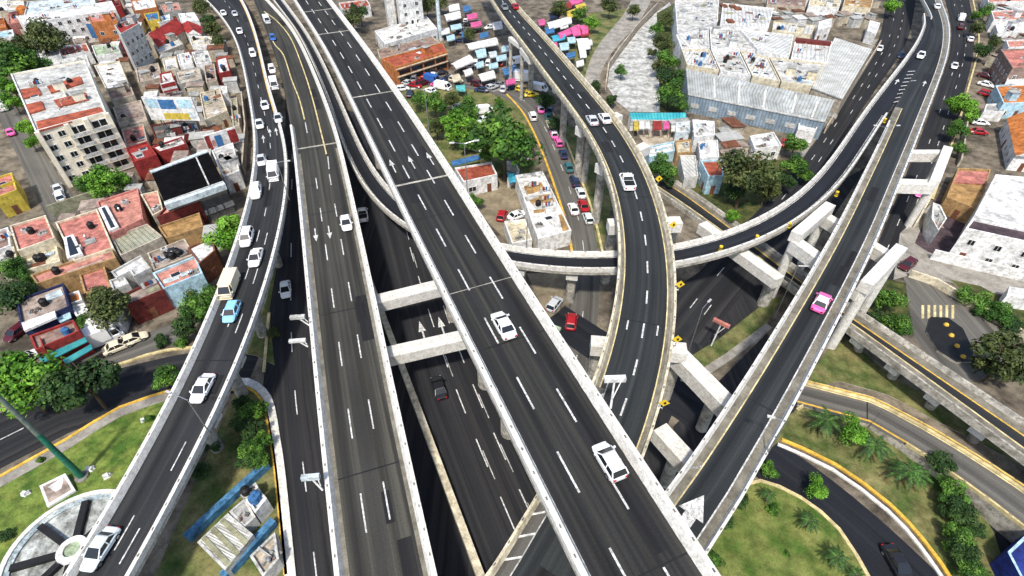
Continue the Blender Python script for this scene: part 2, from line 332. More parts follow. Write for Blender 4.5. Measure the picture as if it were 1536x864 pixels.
slab('lawn', [(1195, 590), (1215, 560), (1262, 500), (1330, 560), (1400, 600), (1536, 700), (1420, 640), (1330, 592), (1258, 572)], .10, 'grass_dry')
sheet('road', [(1000, 1010), (1010, 640), (1150, 500), (1215, 560), (1195, 610), (1172, 655), (1130, 690), (1060, 850)], .024, 'asphalt_g')
slab('traffic_island', [(1022, 562), (1020, 545), (1080, 508), (1128, 470), (1160, 445), (1172, 450), (1150, 485), (1090, 530), (1040, 562)], .2, 'grass_dry')
sheet('riverbed', [(1004, 4), (985, 18), (958, 45), (930, 82), (914, 105), (911, 130), (925, 152), (945, 168), (1000, 168), (1004, 140), (990, 100), (990, 60), (988, 35), (1010, 12)], .03, 'riverbed')
sheet('verge', [(835, 170), (868, 200), (905, 245), (918, 300), (905, 372), (893, 372), (880, 320), (862, 270), (838, 205)], .03, 'grass_dry')
sheet('verge', [(985, 20), (1012, 5), (1030, 100), (1028, 168), (990, 168), (988, 100)], .04, 'weeds')
sheet('verge', [(880, 20), (945, 12), (935, 50), (895, 90), (880, 118), (900, 160), (870, 110), (838, 60)], .026, 'grass_dry')
sheet('dirt_yard', [(1075, 180), (1150, 195), (1175, 225), (1125, 245), (1085, 240)], .03, 'dirt')
sheet('verge', [(600, 130), (700, 120), (770, 150), (800, 200), (800, 262), (690, 262), (620, 190)], .022, 'grass_dry')
sheet('verge', [(690, 262), (770, 268), (805, 362), (770, 372), (700, 300)], .026, 'dirt')
sheet('verge', [(1030, 240), (1180, 240), (1225, 215), (1200, 285), (1120, 345), (1085, 330), (1000, 262)], .026, 'weeds')
sheet('pavement', [(1400, 300), (1455, 310), (1442, 350), (1418, 388), (1392, 378), (1372, 365)], .04, 'r_purple')
sheet('pavement', [(1350, 350), (1398, 305), (1412, 330), (1395, 375), (1430, 392), (1536, 420), (1536, 450), (1430, 425), (1368, 412), (1340, 420)], .03, 'pavement')
slab('verge', [(1424, 420), (1470, 430), (1545, 470), (1560, 515), (1500, 488)], .15, 'weeds')
sheet('parking_lot', [(1355, 416), (1372, 412), (1536, 518), (1560, 560), (1430, 575), (1372, 510)], .05, 'asphalt_old')
slab('verge', [(1290, 460), (1312, 415), (1358, 425), (1368, 500), (1350, 500)], .1, 'weeds')
sheet('pavement', [(850, 500), (893, 470), (905, 490), (880, 575), (862, 545)], .03, 'dirt')
sheet('pavement', [(790, 410), (850, 410), (838, 470), (822, 480)], .034, 'dirt')
sheet('yard', [(945, 183), (1030, 183), (1018, 235), (975, 228)], .03, 'r_beige')
sheet('dirt_yard', [(210, 55), (325, 50), (352, 130), (360, 260), (320, 300), (300, 220), (210, 150)], .015, 'dirt')
sheet('courtyard', [(30, 375), (92, 358), (105, 400), (48, 415)], .03, 'r_cream')
# ground streets
def lanes(fr, on=4.5, off=8, wd=.15, mi=1):
    def f(ax, b, z):
        for k in fr: ax.dash(b, k, wd, on, off, 2, z, mi=mi, keep=.9)
    return f
def motorway(ax, b, z):
    for k in (-.36, -.02, .3): ax.dash(b, k, .16, 4.5, 4.5, 1.5, z, keep=.85)
    for k in (-.33, .01, .33): ax.dash(b, k, .13, 4.5, 4.5, 3.5, z, mi=3, keep=.6)
    for px, py, k in ((606, 498, -.62), (629, 492, -.2), (652, 488, .2)): ax.arrow(b, ax.s_at_px(px, py) + 3, k, 5.5, .6, z, back=True)
motor = street('motorway', [(560, 330), (585, 420), (615, 540), (655, 650), (700, 780), (735, 875)], [(690, 330), (722, 420), (770, 540), (830, 650), (905, 780), (970, 875)], .02, 'asphalt_g', motorway, 25, 30)
frontage = street('side_road', [(420, 380), (412, 470), (402, 560), (414, 626), (424, 709), (442, 870)], [(452, 380), (458, 470), (466, 560), (474, 626), (486, 709), (505, 870)], .02, 'asphalt_g', lanes((.05,)), 45, 20)
curve_l = street('street', [(-60, 640), (60, 580), (150, 550), (250, 528), (330, 530), (385, 540)], [(-60, 745), (80, 668), (170, 612), (262, 578), (345, 572), (390, 582)], .03, 'asphalt_g', lanes((0,)))
parked_l = street('street', [(60, 560), (160, 522), (230, 498), (300, 470)], [(70, 580), (175, 548), (255, 522), (315, 492)], .036, 'asphalt_old', None)
lane_u = street('street', [(-30, 120), (0, 180), (30, 240), (62, 318)], [(-5, 110), (28, 170), (75, 245), (132, 318)], .03, 'asphalt_old', None, 20, 6)
market_st = street('street', [(620, 128), (700, 132), (762, 140), (788, 172), (815, 228), (850, 330), (862, 400), (845, 520)], [(640, 112), (705, 116), (782, 124), (822, 160), (846, 210), (884, 310), (905, 400), (890, 520)], .034, 'asphalt_old', lanes((0,), 3, 7), 0, 8)
west_of_d = street('street', [(1330, -10), (1318, 60), (1265, 150), (1200, 245), (1130, 325), (1035, 415), (985, 520)], [(1375, -10), (1362, 60), (1330, 110), (1262, 210), (1195, 320), (1130, 430), (1035, 520)], .03, 'asphalt_g', lanes((-.3, .3), 3, 8), 40, 0)
east_of_d = street('street', [(1415, -10), (1428, 60), (1400, 150), (1372, 230), (1330, 330), (1290, 430), (1225, 500)], [(1452, -10), (1462, 60), (1446, 140), (1424, 215), (1392, 310), (1345, 420), (1265, 540)], .028, 'asphalt_g', lanes((-.3, .3), 3, 8), 40, 0)
dry_road = street('canal_road', [(948, -5), (935, 25), (905, 55), (886, 85), (876, 130)], [(975, 5), (958, 35), (932, 62), (905, 95), (893, 135)], .03, 'pavement', None, 10, 0)
ring_in = street('loop_road', [(1170, 668), (1250, 706), (1328, 764), (1378, 820), (1415, 880)], [(1110, 712), (1145, 722), (1205, 748), (1262, 798), (1300, 880)], .05, 'asphalt_e', None, 40, 25)
side_low = street('street', [(1440, 720), (1468, 765), (1490, 815), (1508, 880)], [(1500, 730), (1520, 765), (1536, 815), (1560, 880)], .03, 'asphalt_e', None, 0, 15)
for px, m in (([(1172, 660), (1252, 697), (1335, 758), (1385, 812), (1425, 868), (1450, 920)], 'paint_yellow'), ([(1166, 667), (1248, 705), (1330, 766), (1379, 820), (1418, 876)], 'concrete_white'), ([(1108, 735), (1140, 722), (1200, 747), (1258, 795), (1304, 870)], 'paint_cream'),
              ([(-60, 748), (0, 716), (100, 660), (180, 612), (262, 585)], 'paint_yellow'), ([(-60, 757), (0, 725), (100, 669), (180, 620), (262, 592)], 'pavement'), ([(60, 585), (165, 552), (250, 526), (345, 520)], 'paint_cream'),
              ([(340, 575), (370, 573), (394, 588), (406, 612), (414, 660), (421, 709), (436, 863), (442, 940)], 'walk'), ([(345, 585), (372, 583), (389, 595), (399, 616), (407, 660), (414, 709), (429, 863)], 'paint_yellow'),
              ([(760, 142), (786, 172), (813, 228), (848, 330), (858, 380)], 'paint_yellow'), ([(824, 160), (848, 210), (886, 310), (904, 380)], 'paint_cream'), ([(1458, -5), (1468, 60), (1450, 140), (1428, 215), (1398, 300)], 'paint_cream'),
              ([(1195, 616), (1222, 607), (1310, 632), (1370, 662)], 'paint_cream'), ([(404, 470), (396, 560)], 'paint_cream'), ([(1312, 60), (1258, 150), (1196, 240)], 'pavement'), ([(1022, 566), (1040, 566), (1092, 534), (1152, 488)], 'pavement')):
    kerb('kerb', px, {'pavement': 1.6, 'walk': 1.2}.get(m, .45), .25 if m != 'pavement' else .16, 'concrete_white' if m == 'walk' else m)
# ------------------------------------------------------------------ elevated roads
ROADS = {}
def zed(L, z): return [(x, y, z) for x, y in L]
def lamp_arm_dummy(): pass
# B: the broad straight viaduct across the whole picture
axB = Axis(zed([(428, -22), (451, 17), (481, 60), (517, 133), (551, 207), (584, 273), (614, 345), (651, 408), (684, 481), (734, 575), (768, 650), (821, 763), (868, 856)], 20), zed([(470, -36), (497, 0), (531, 43), (564, 87), (597, 133), (644, 200), (701, 287), (767, 397), (828, 478), (888, 568), (928, 646), (985, 719), (1035, 793), (1081, 863)], 20), .85, 60, 22, sm=6)
tB, r = viaduct('viaduct', 'broad straight three lane viaduct with thick white parapets, highest road of the junction', axB, 'asphalt_b', pt=.8, ph=.9, thick=1.8)
s0 = axB.s_at_px(770, 555)
for k in (-.32, .32): axB.dash(r, k, .2, 4.4, 5.2, (s0 % 9.6) + (0 if k < 0 else 3.0), .012)
for k in (-1, 1): axB.ribbon(r, k, -k * .75, k, -k * .95, .012, mi=3); axB.ribbon(r, k, 0, k, -k * .75, .01, mi=4)
for x, y in ((474, 14), (506, 50), (562, 143), (628, 266), (735, 420)):
    q = axB.s_at_px(x, y); axB.ribbon(r, -1, .5, 1, -.5, .016, q, q + (.45 if y < 400 else .12), mi=5)
for x, y, k in ((590, 250, -.62), (617, 248, 0), (643, 242, .62)): axB.arrow(r, axB.s_at_px(x, y) + 2.2, k, 4.6, .42, .014, back=True)
finish(r, axB, tB, 'asphalt_b')
for x, y in ((560, 120), (600, 200), (668, 330), (700, 445), (735, 500), (838, 640), (900, 760)): pillar(tB, axB, axB.s_at_px(x, y), 0, 1.2, cap=1.5, offtop=1.75)
# W: the three lane road left of it, three strips wide at its far end
axW = Axis([(374, -22, 4), (387, 17, 4.2), (402, 55, 4.6), (417, 95, 5.4), (427, 140, 6.6), (435, 190, 8), (441, 240, 9), (447, 288, 9.5), (457, 421, 9.5), (467, 521, 9.5), (471, 576, 9.5), (484, 693, 9.5), (501, 856, 9.5)],
           [(385, -18, 4), (422, 19, 4.2), (439, 38, 4.4), (458, 75, 5), (474, 111, 5.8), (489, 149, 6.8), (511, 207, 8.3), (521, 260, 9.2), (527, 288, 9.5), (551, 381, 9.5), (571, 475, 9.5), (587, 571, 9.5), (617, 693, 9.5), (654, 859, 9.5)], .85, 40, 22, sm=5)
tW, r = viaduct('viaduct', 'grey three lane viaduct left of the broad one, splitting into yellow edged strips far away', axW, 'asphalt_w', par=((-1, axW.s_at_px(435, 190), 1e9), (1, 0, 1e9)), pt=.75)
w0 = axW.s_at_px(485, 225); wd_ = axW.s_at_px(528, 670)
for k in (-.27, .27): axW.dash(r, k, .17, 4.5, 7.15, (wd_ - w0) % 11.65 + (0 if k > 0 else .6), .012, w0 + 6)
for k in (-1, 1): axW.ribbon(r, k, -k * .6, k, -k * 1.3, .01, w0, mi=4)
for px, a in (((387, 380), 0),):
    pass
def strip(r, ax, pxs, wd, mi, h=.012):
    c = catmull([P(x, y, ax.c[ax.near(P(x, y, 8).xy)].z) for x, y in pxs], 2.5)
    for p, q in zip(c, c[1:]):
        n = Vector(((q - p).y, -(q - p).x, 0)).normalized() * wd / 2; up = lambda v: Vector((*v.xy, ax.z_at(v.xy) + h))
        a, b_, e, f = up(p - n), up(p + n), up(q + n), up(q - n); tz = Vector((0, 0, .16)); a += tz; b_ += tz; e += tz; f += tz
        r.poly([a, b_, e, f], mi); lo = Vector((0, 0, .4)); r.poly([a - lo, a, f, f - lo], mi); r.poly([b_ - lo, b_, e, e - lo], mi)
strip(r, axW, [(396, 17), (415, 31), (436, 57), (455, 104), (469, 149), (482, 200), (490, 233)], .3, 6, .02)
strip(r, axW, [(404, 50), (412, 66), (425, 82), (437, 118), (449, 149), (457, 180)], .3, 6, .02)
strip(r, axW, [(492, 236), (494, 255)], .2, 1); strip(r, axW, [(458, 184), (461, 200)], .2, 1)
for x, y, k in ((468, 340, -.55), (496, 338, -.08)): axW.arrow(r, axW.s_at_px(x, y) + .0, k, 4.0, .42, .014)
axW.ribbon(r, -.95, 0, .95, 0, .009, w0 - 3, w0 - 2.4, mi=5)
finish(r, axW, tW, 'asphalt_w')
for x, y in ((483, 280), (505, 400), (520, 520), (545, 660), (570, 800)): pillar(tW, axW, axW.s_at_px(x, y), 0, 1.1, cap=1.2)
for (a, b_) in (((567, 448), (652, 427)), ((586, 527), (684, 505))):       # beams that tie it to the broad viaduct's piers
    p, q = P(*a, 8.2), P(*b_, 8.2); d = (q - p).normalized(); p -= d * 5; q += d * 7; c = (p + q) / 2
    m = MB(); m.box((c.x, c.y, 6.3), (q - p).length, 2.1, 1.9, math.atan2(d.y, d.x)); m.build('cross_beam', ['concrete_white'], tW)
# A: two lane ramp on the left
Az = lambda y: 4 + 3 * min(1, max(0, y / 190)) if y < 190 else (7 + 3.5 * min(1, (y - 190) / 180) if y < 480 else 10.5 - 4.5 * min(1, (y - 480) / 380))
axA = Axis([(x, y, Az(y)) for x, y in [(262, -38), (310, 0), (350, 50), (367, 117), (380, 183), (378, 280), (360, 338), (333, 418), (300, 505), (267, 586), (200, 699), (167, 763), (110, 856)]], [(x, y, Az(y)) for x, y in [(340, -34), (365, 0), (384, 50), (398, 105), (414, 173), (430, 190), (434, 240), (431, 288), (417, 371), (384, 485), (347, 579), (310, 659), (260, 753), (207, 859)]], .85, 40, 22, sm=5)
tA, r = viaduct('ramp', 'curved two lane ramp at the left edge, dotted white parapet, above the round fountain', axA, 'asphalt_a', par=((-1, 0, 1e9), (1, 0, 1e9)), pt=.65)
for k in (-.08, .33): axA.dash(r, k, .14, 3.6, 6.4, 2 + (k > 0) * 1.2, .012, axA.s_at_px(400, 330), keep=.9)
axA.dash(r, 0, .14, 3, 7, 2, .012, 0, axA.s_at_px(400, 330))
axA.ribbon(r, 1, -.7, 1, -.9, .012, 0, axA.s_at_px(425, 180), mi=2)
for x, y, k in ((407, 200, .1), (419, 198, .55), (393, 203, -.4)): axA.arrow(r, axA.s_at_px(x, y) + 3, k, 4.6, .4, .014, back=True)
finish(r, axA, tA, 'asphalt_a')
for x, y in ((398, 150), (407, 240), (398, 330), (368, 430), (330, 530), (285, 620)): pillar(tA, axA, axA.s_at_px(x, y), 0, .85, cap=1.1)
# E: single lane loop, from the gore on D, under C and B, and away along B's far side
E_L = [(1384, 20, 9), (1389, 34, 9.5), (1369, 73, 10.3), (1325, 127, 11), (1285, 180, 11), (1215, 283, 10.8), (1151, 331, 10.4), (1101, 351, 10), (1028, 375, 9.6), (941, 386, 9.2), (868, 383, 8.8), (801, 378, 8.2), (768, 374, 8), (710, 366, 7.2), (650, 346, 6.4), (610, 318, 5.6), (581, 283, 5), (551, 240, 4.5), (527, 187, 4), (494, 110, 3.6), (467, 57, 3.4), (434, 10, 3.2), (420, -8, 3)]
E_R = [(1402, 20, 9), (1403, 34, 9.5), (1390, 73, 10.3), (1352, 140, 11), (1305, 207, 11), (1259, 287, 10.8), (1151, 365, 10.4), (1101, 385, 10), (1028, 401, 9.6), (941, 415, 9.2), (868, 413, 8.8), (801, 405, 8.2), (768, 402, 8), (710, 394, 7.2), (655, 376, 6.4), (612, 347, 5.6), (574, 321, 5.3), (541, 288, 5), (524, 250, 4.6), (510, 203, 4.2), (491, 149, 3.8), (476, 111, 3.6), (460, 75, 3.4), (441, 38, 3.2), (424, 19, 3.1), (410, 0, 3)]
axE = Axis(E_L, E_R, .85, 0, 30, sm=5)
g0 = axE.s_at_px(1328, 175)
tE, r = viaduct('loop_ramp', 'single lane dark loop ramp passing beneath the curved bridge and yellow barrels along it', axE, 'asphalt_e', par=((-1, axE.s_at_px(1396, 26), 1e9), (1, g0, 1e9)), pt=.5)
axE.ribbon(r, -1, .7, -1, .85, .01, mi=3); axE.ribbon(r, 1, -.7, 1, -.85, .01, g0, mi=3)
axE.arrow(r, axE.s_at_px(1345, 125) + 2, -.1, 4.5, .5, .014, back=True)
finish(r, axE, tE, 'asphalt_e', 0)
for x, y in ((790, 391), (862, 398)): pillar(tE, axE, axE.s_at_px(x, y), 0, .75, cap=1.0)
# D: single carriageway bridge on the right, on portal frames
D_L = [(1374, -25, 6.5), (1384, 0, 7.5), (1397, 20, 8.5), (1400, 40, 9.6), (1388, 78, 10.4), (1352, 140, 11), (1325, 200, 12.4), (1279, 291, 13.6), (1235, 378, 14), (1185, 455, 13.8), (1152, 508, 13.4), (1115, 576, 13), (1035, 689, 12.4), (998, 736, 12.2), (950, 793, 12), (880, 880, 11.6)]
D_R = [(1404, -25, 6.5), (1412, 0, 7.5), (1425, 37, 9.6), (1422, 83, 10.5), (1392, 167, 11.6), (1345, 287, 13.5), (1312, 375, 14), (1265, 461, 13.8), (1212, 575, 13), (1151, 683, 12.4), (1065, 833, 12), (1020, 905, 11.8)]
axD = Axis(D_L, D_R, .85, 25, 0, sm=4)
d0 = axD.s_at_px(1335, 190)
tD, r = viaduct('bridge', 'straight one way bridge with wide pale shoulders carrying a pink taxi, on portal frames', axD, 'asphalt_c', par=((-1, 0, axD.s_at_px(1410, 30)), (-1, d0, 1e9), (1, 0, 1e9)), pt=.42, ph=.85)
axD.ribbon(r, 1, 0, 1, -1.35, .01, mi=4); axD.ribbon(r, -1, 0, -1, 1.35, .01, d0 - 12, mi=4)
axD.ribbon(r, 1, -1.35, 1, -1.5, .016, mi=1); axD.ribbon(r, -1, 1.35, -1, 1.5, .016, d0 - 12, mi=6)
for x, y in ((1018, 715), (1002, 738), (1370, 120)):
    q = axD.s_at_px(x, y); a = axD.at(q, -1, .35, .018); b_ = axD.at(q - 1.3, -1, 1.45, .018); n = (axD.at(q + 1) - axD.at(q)).normalized() * .16; r.poly([a - n, a + n, b_ + n, b_ - n], 1)
axD.arrow(r, axD.s_at_px(1385, 125) + 2, .1, 4.5, .5, .014, back=True)
q = axD.s_at_px(1058, 741) + 1.5; aq = lambda a, b_: axD.at(q + a, .0, b_, .02)
r.poly([aq(0, 0), aq(2.7, 1.35), aq(2.7, .62), aq(5.6, .62), aq(5.6, -.62), aq(2.7, -.62), aq(2.7, -1.35)], 1)
for i in range(9):
    q = axD.s_at_px(1350, 145) + 3.2 * (i - 6.5)
    p = axD.at(q, -1, .1, .02); p2 = axD.at(q + 1.6, -1, -1.4 + .08 * i, .02); n = (axD.at(q + 1) - axD.at(q)).normalized() * .25
    r.poly([p - n, p + n, p2 + n, p2 - n], 1)
finish(r, axD, tD, 'asphalt_c')
def beam(t, a, b_, z, wd, ht, m='concrete_white', name='cross_beam', ex=0, world=False):
    p, q = (P(*a, z), P(*b_, z)) if not world else (Vector(a), Vector(b_)); d = (q - p).normalized(); p = p - d * ex; q = q + d * ex; c = (p + q) / 2
    mm = MB(); mm.box((c.x, c.y, z - ht), (q - p).length, wd, ht, math.atan2(d.y, d.x)); return mm.build(name, [m], t)
def post(t, px, z, r=.9, name='pillar', m='concrete', n=12, square=False):
    p = P(*px, z); mm = MB()
    if square: mm.box((p.x, p.y, -.2), r * 2, r * 2, z + .2, .3)
    else: mm.tube((p.x, p.y, -.2), (p.x, p.y, z), r, r, n)
    mm.build(name, [m], t)
def portal(frontL, backL, frontR, backR, z, zc):
    t = thing('portal_frame', *PF, tuple(Vector((*((P(*frontL, z) + P(*backR, z)) / 2).xy, 0))), 'portal frames of the one way bridge')
    beam(t, frontL, backL, z, 1.7, 1.9, name='edge_beam', ex=.9); beam(t, frontR, backR, z, 1.7, 1.9, name='edge_beam', ex=.9)
    w1 = lambda q: (P(*q, z).x, P(*q, z).y, zc)
    beam(t, w1(frontL), w1(frontR), zc, 2.0, 2.1, ex=0, world=True); beam(t, w1(backL), w1(backR), zc, 1.6, 2.0, ex=0, world=True)
    for q in (frontL, backL, frontR, backR):
        p = P(*q, z); mm = MB(); mm.tube((p.x, p.y, -.2), (p.x, p.y, z - 1.85), .72, .72, 14); mm.build('pillar', ['concrete_white'], t, smooth=False)
PF = ('white concrete portal frame under the bridge, its corner column standing beside the loop ramp', 'frame')
portal((1199, 346), (1243, 308), (1305, 420), (1350, 372), 14.3, 12.6)
PF = ('white concrete portal frame under the bridge above the street of the taxi', 'frame')
portal((1300, 265), (1322, 222), (1404, 268), (1422, 222), 11.0, 10.2)
# frame carrying the loop ramp
t = thing('portal_frame', 'pale diagonal beam frame that carries the dark loop ramp over the street', 'frame', tuple(Vector((*P(1110, 372, 8.5).xy, 0))))
beam(t, (1060, 338), (1163, 412), 8.5, 2.0, 1.9, ex=1.0); post(t, (1060, 338), 6.8, .75); post(t, (1163, 412), 6.8, 1.0)
# C: curved two lane bridge in the middle
C_L = [(722, -30, 14.5), (740, 5, 14.8), (768, 43, 15), (818, 110, 16), (878, 187, 17), (911, 243, 17), (925, 291, 17), (938, 341, 16.8), (945, 388, 16.5), (935, 438, 15.6), (918, 501, 14.6), (898, 575, 13.5), (872, 655, 12.8), (840, 712, 12.4), (805, 757, 12), (767, 813, 11.6), (737, 863, 11.4), (700, 925, 11)]
C_R = [(760, -15, 14.5), (775, 7, 14.8), (835, 67, 15.4), (901, 147, 16.6), (955, 200, 17), (991, 288, 17), (1018, 355, 16.8), (1030, 411, 16.2), (1026, 488, 15), (1015, 565, 13.7), (998, 659, 12.9), (981, 713, 12.6), (945, 785, 12.2), (900, 850, 11.8), (840, 930, 11.2)]
axC = Axis(C_L, C_R, .85, 40, 15, sm=5)
tC, r = viaduct('bridge', 'curved two lane bridge sweeping past the market and under the broad viaduct', axC, 'asphalt_c', par_mat='w_cream', pt=.45)
axC.dash(r, .06, .22, 2.4, 3.4, 1, .012, 0, axC.s_at_px(930, 640))
c1 = axC.s_at_px(985, 300)
c2 = axC.s_at_px(840, 700)
for k in (-1, 1): axC.ribbon(r, k, 0, k, -k * .95, .01, 0, c2 - 12 if k < 0 else 1e9, mi=4); axC.ribbon(r, k, -k * .95, k, -k * 1.1, .014, 0, c2 - 12 if k < 0 else 1e9, mi=6)
axC.ribbon(r, -1, 0, -1, 1.75, .01, c2 - 12, mi=8)
q = c2 - 10
while q < axC.len - 2:
    a, b_ = axC.at(q, -1, .4, .018), axC.at(q - 1.2, -1, 1.7, .018); n = (axC.at(q + 1) - axC.at(q)).normalized() * .14; r.poly([a - n, a + n, b_ + n, b_ - n], 1); q += 2.6
axC.ribbon(r, -1, 1.7, -1, 1.82, .018, c2 - 14, mi=3)
for x, y, k in ((955, 490, -.45), (995, 492, .5)): axC.dash(r, k, .2, 1.6, 50, 0, .014, axC.s_at_px(x, y))
finish(r, axC, tC, 'asphalt_c')
for x, y in ((800, 60), (850, 120), (890, 165)): pillar(tC, axC, axC.s_at_px(x, y), 0, .8, cap=1.1)
def cpier(l, r_, z, rad=.85, both=True):
    beam(tC, l, r_, z, 2.0, 1.8, name='pier_cap', ex=.9); post(tC, l, z - 1.8, rad)
    if both: post(tC, r_, z - 1.8, rad)
for l, r_, z in (((873, 190), (925, 172), 15.4), ((904, 246), (966, 218), 15.4), ((921, 333), (1014, 330), 15), ((897, 512), (1020, 522), 12.6)): cpier(l, r_, z)
for x, y in ((766, 62), (783, 80)):
    post(tC, (x, y), 13, .5); p = P(x, y, 12.9); e = axC.at(axC.s_at_px(x, y), -1, .6, -1.9); d = e - p; mm = MB(); c_ = (p + e) / 2; mm.box((c_.x, c_.y, 12.9), d.xy.length + 1.0, 1.1, max(.7, e.z + .7 - 12.9), math.atan2(d.y, d.x)); mm.build('pier_cap', ['concrete_white'], tC)
tX = thing('cross_beam', 'long white transverse beam joining the curved bridge to the straight bridge', 'beam', tuple(Vector((*P(1060, 575, 9).xy, 0))))
beam(tX, (1012, 520), (1112, 622), 10.8, 2.2, 2.4, name='cap'); post(tX, (1075, 586), 8.6, .8)
tX = thing('cross_beam', 'short white beam near the meeting point of the two bridges', 'beam', tuple(Vector((*P(1015, 670, 9).xy, 0))))
beam(tX, (990, 640), (1050, 706), 10.4, 2.0, 2.2, name='cap'); post(tX, (1018, 672), 8.3, .8)
# L: low viaduct passing beneath the bridge to the right edge
Lz = lambda x: .35 if x < 1130 else .35 + 4.4 * min(1, (x - 1130) / 150)
axL = Axis([(x, y, Lz(x)) for x, y in [(985, 284), (1020, 306), (1060, 338), (1110, 376), (1170, 420), (1225, 455), (1275, 488), (1359, 555), (1452, 626), (1535, 685), (1620, 745)]], [(x, y, Lz(x)) for x, y in [(1000, 262), (1040, 285), (1090, 318), (1140, 352), (1190, 396), (1235, 430), (1289, 465), (1369, 515), (1462, 576), (1535, 625), (1620, 682)]], .7, 5, 20)
tL, r = viaduct('low_viaduct', 'low viaduct with yellow edge lines crossing beneath the straight bridge', axL, 'asphalt_old', ph=.7, pt=.45, thick=1.2, par_mat='concrete')
for k in (-1, 1): axL.ribbon(r, k, -k * 1.9, k, -k * 2.15, .012, mi=6 if k < 0 else 2); axL.ribbon(r, k, 0, k, -k * 1.9, .01, mi=4)
finish(r, axL, tL, 'asphalt_a', 0)
for x, y in ((1310, 505), (1370, 548), (1430, 590), (1495, 640)): pillar(tL, axL, axL.s_at_px(x, y), 0, .7, cap=.9, offtop=1.2)
# Q: outer loop road, rising on a wall towards the right edge
Qz = lambda x: .2 if x < 1350 else .2 + 3.2 * min(1, (x - 1350) / 120)
axQ = Axis([(x, y, Qz(x)) for x, y in [(1150, 606), (1195, 607), (1222, 600), (1310, 627), (1390, 670), (1432, 702), (1485, 745), (1536, 785), (1600, 835)]], [(x, y, Qz(x)) for x, y in [(1170, 572), (1215, 571), (1260, 573), (1330, 593), (1400, 628), (1440, 652), (1490, 684), (1536, 716), (1600, 760)]], .3, 0, 25)
tQ, r = viaduct('loop_viaduct', 'pale outer loop road with double yellow edge rising over a wall by the hedge', axQ, 'asphalt_old', par=((-1, axQ.s_at_px(1390, 650), 1e9), (1, 0, 1e9)), par_mat='paint_cream', ph=.5, pt=.4, solid=True)
axQ.ribbon(r, 1, -.6, 1, -.85, .012, mi=6); axQ.ribbon(r, 1, -.25, 1, -.45, .62, mi=2); axQ.ribbon(r, -1, .5, -1, .8, .012, mi=2)
finish(r, axQ, tQ, 'asphalt_old', 0)
# median barrier of the motorway
def wall_px(name, label, px, h, wd, m, cat='wall', top=None, group=None, z0=-.05):
    c = [P(x, y, 0) for x, y in px]; b = MB()
    for p, q in zip(c, c[1:]):
        n = Vector(((q - p).y, -(q - p).x, 0)).normalized() * wd / 2; b.prism([(p - n)[:2], (q - n)[:2], (q + n)[:2], (p + n)[:2]], z0, h, 0, 1 if top else None)
    o = b.build(name, [m] + ([top] if top else []), None, (c[0].x, c[0].y, 0)); o['label'] = label; o['category'] = cat
    if group: o['group'] = group
    return o
_a, _b2 = P(612, 576), P(719, 862); _d = _b2 - _a
def topx(p):
    v = p - Vector((0, 0, CAM_H)); zc = v.y * CT - v.z * ST; return (768 + F * v.x / zc, 432 - F * (v.y * ST + v.z * CT) / zc)
MEDP = [topx(_a - _d * 1.6), topx(_a - _d * .5), topx(_a), topx(_b2), topx(_b2 + _d * .35)]
wall_px('median_barrier', 'long stained concrete median barrier between the carriageways under the viaducts', MEDP, 1.25, .9, 'r_beige', 'barrier', 'w_cream')
# ------------------------------------------------------------------ buildings
def frame_mesh():
    b = MB()
    for c, sx, sz in (((0, 0, 0), 1, .09), ((0, 0, .91), 1, .09)): b.box(c, sx, .14, sz)
    for x in (-.455, .455, 0): b.box((x, 0, .09), .09 if x else .05, .14, .82)
    return b.mesh('window_frame', ['w_white'])
WF = frame_mesh(); _b = MB(); _b.box((0, 0, .08), .84, .05, .84); WP = _b.mesh('window_pane', ['glass_dark'])
_b = MB(); _b.box((0, 0, 0), .95, .1, 2.1); _b.box((.3, -.08, 1.0), .06, .08, .14, 0, 1); DOORS = {}
def door_mesh(m):
    if m not in DOORS: DOORS[m] = _b.mesh('door', [m, 'steel'])
    return DOORS[m]
def tank_mesh(m):
    b = MB(); b.tube((0, 0, 0), (0, 0, .95), .55, .56, 14); b.tube((0, 0, .95), (0, 0, 1.2), .56, .25, 14); b.tube((0, 0, 1.2), (0, 0, 1.3), .22, .2, 10); return b.mesh('water_tank', [m])
TANK = {'black': tank_mesh('black'), 'blue': tank_mesh('w_blue')}
CAMV = Vector((0, 0, CAM_H))
def inset(xy, d):
    n = len(xy); ar = sum(xy[i][0] * xy[(i + 1) % n][1] - xy[(i + 1) % n][0] * xy[i][1] for i in range(n)); sg = 1 if ar > 0 else -1; out = []
    for i in range(n):
        p0, p1, p2 = Vector(xy[i - 1]), Vector(xy[i]), Vector(xy[(i + 1) % n]); a = (p1 - p0).normalized(); c = (p2 - p1).normalized()
        na, nc = Vector((-a.y, a.x)) * sg, Vector((-c.y, c.x)) * sg; m = (na + nc); m = m / max(.4, m.length_squared / 2 if m.length_squared > .5 else .4) if m.length > .2 else na
        out.append(p1 + m * d)
    return out
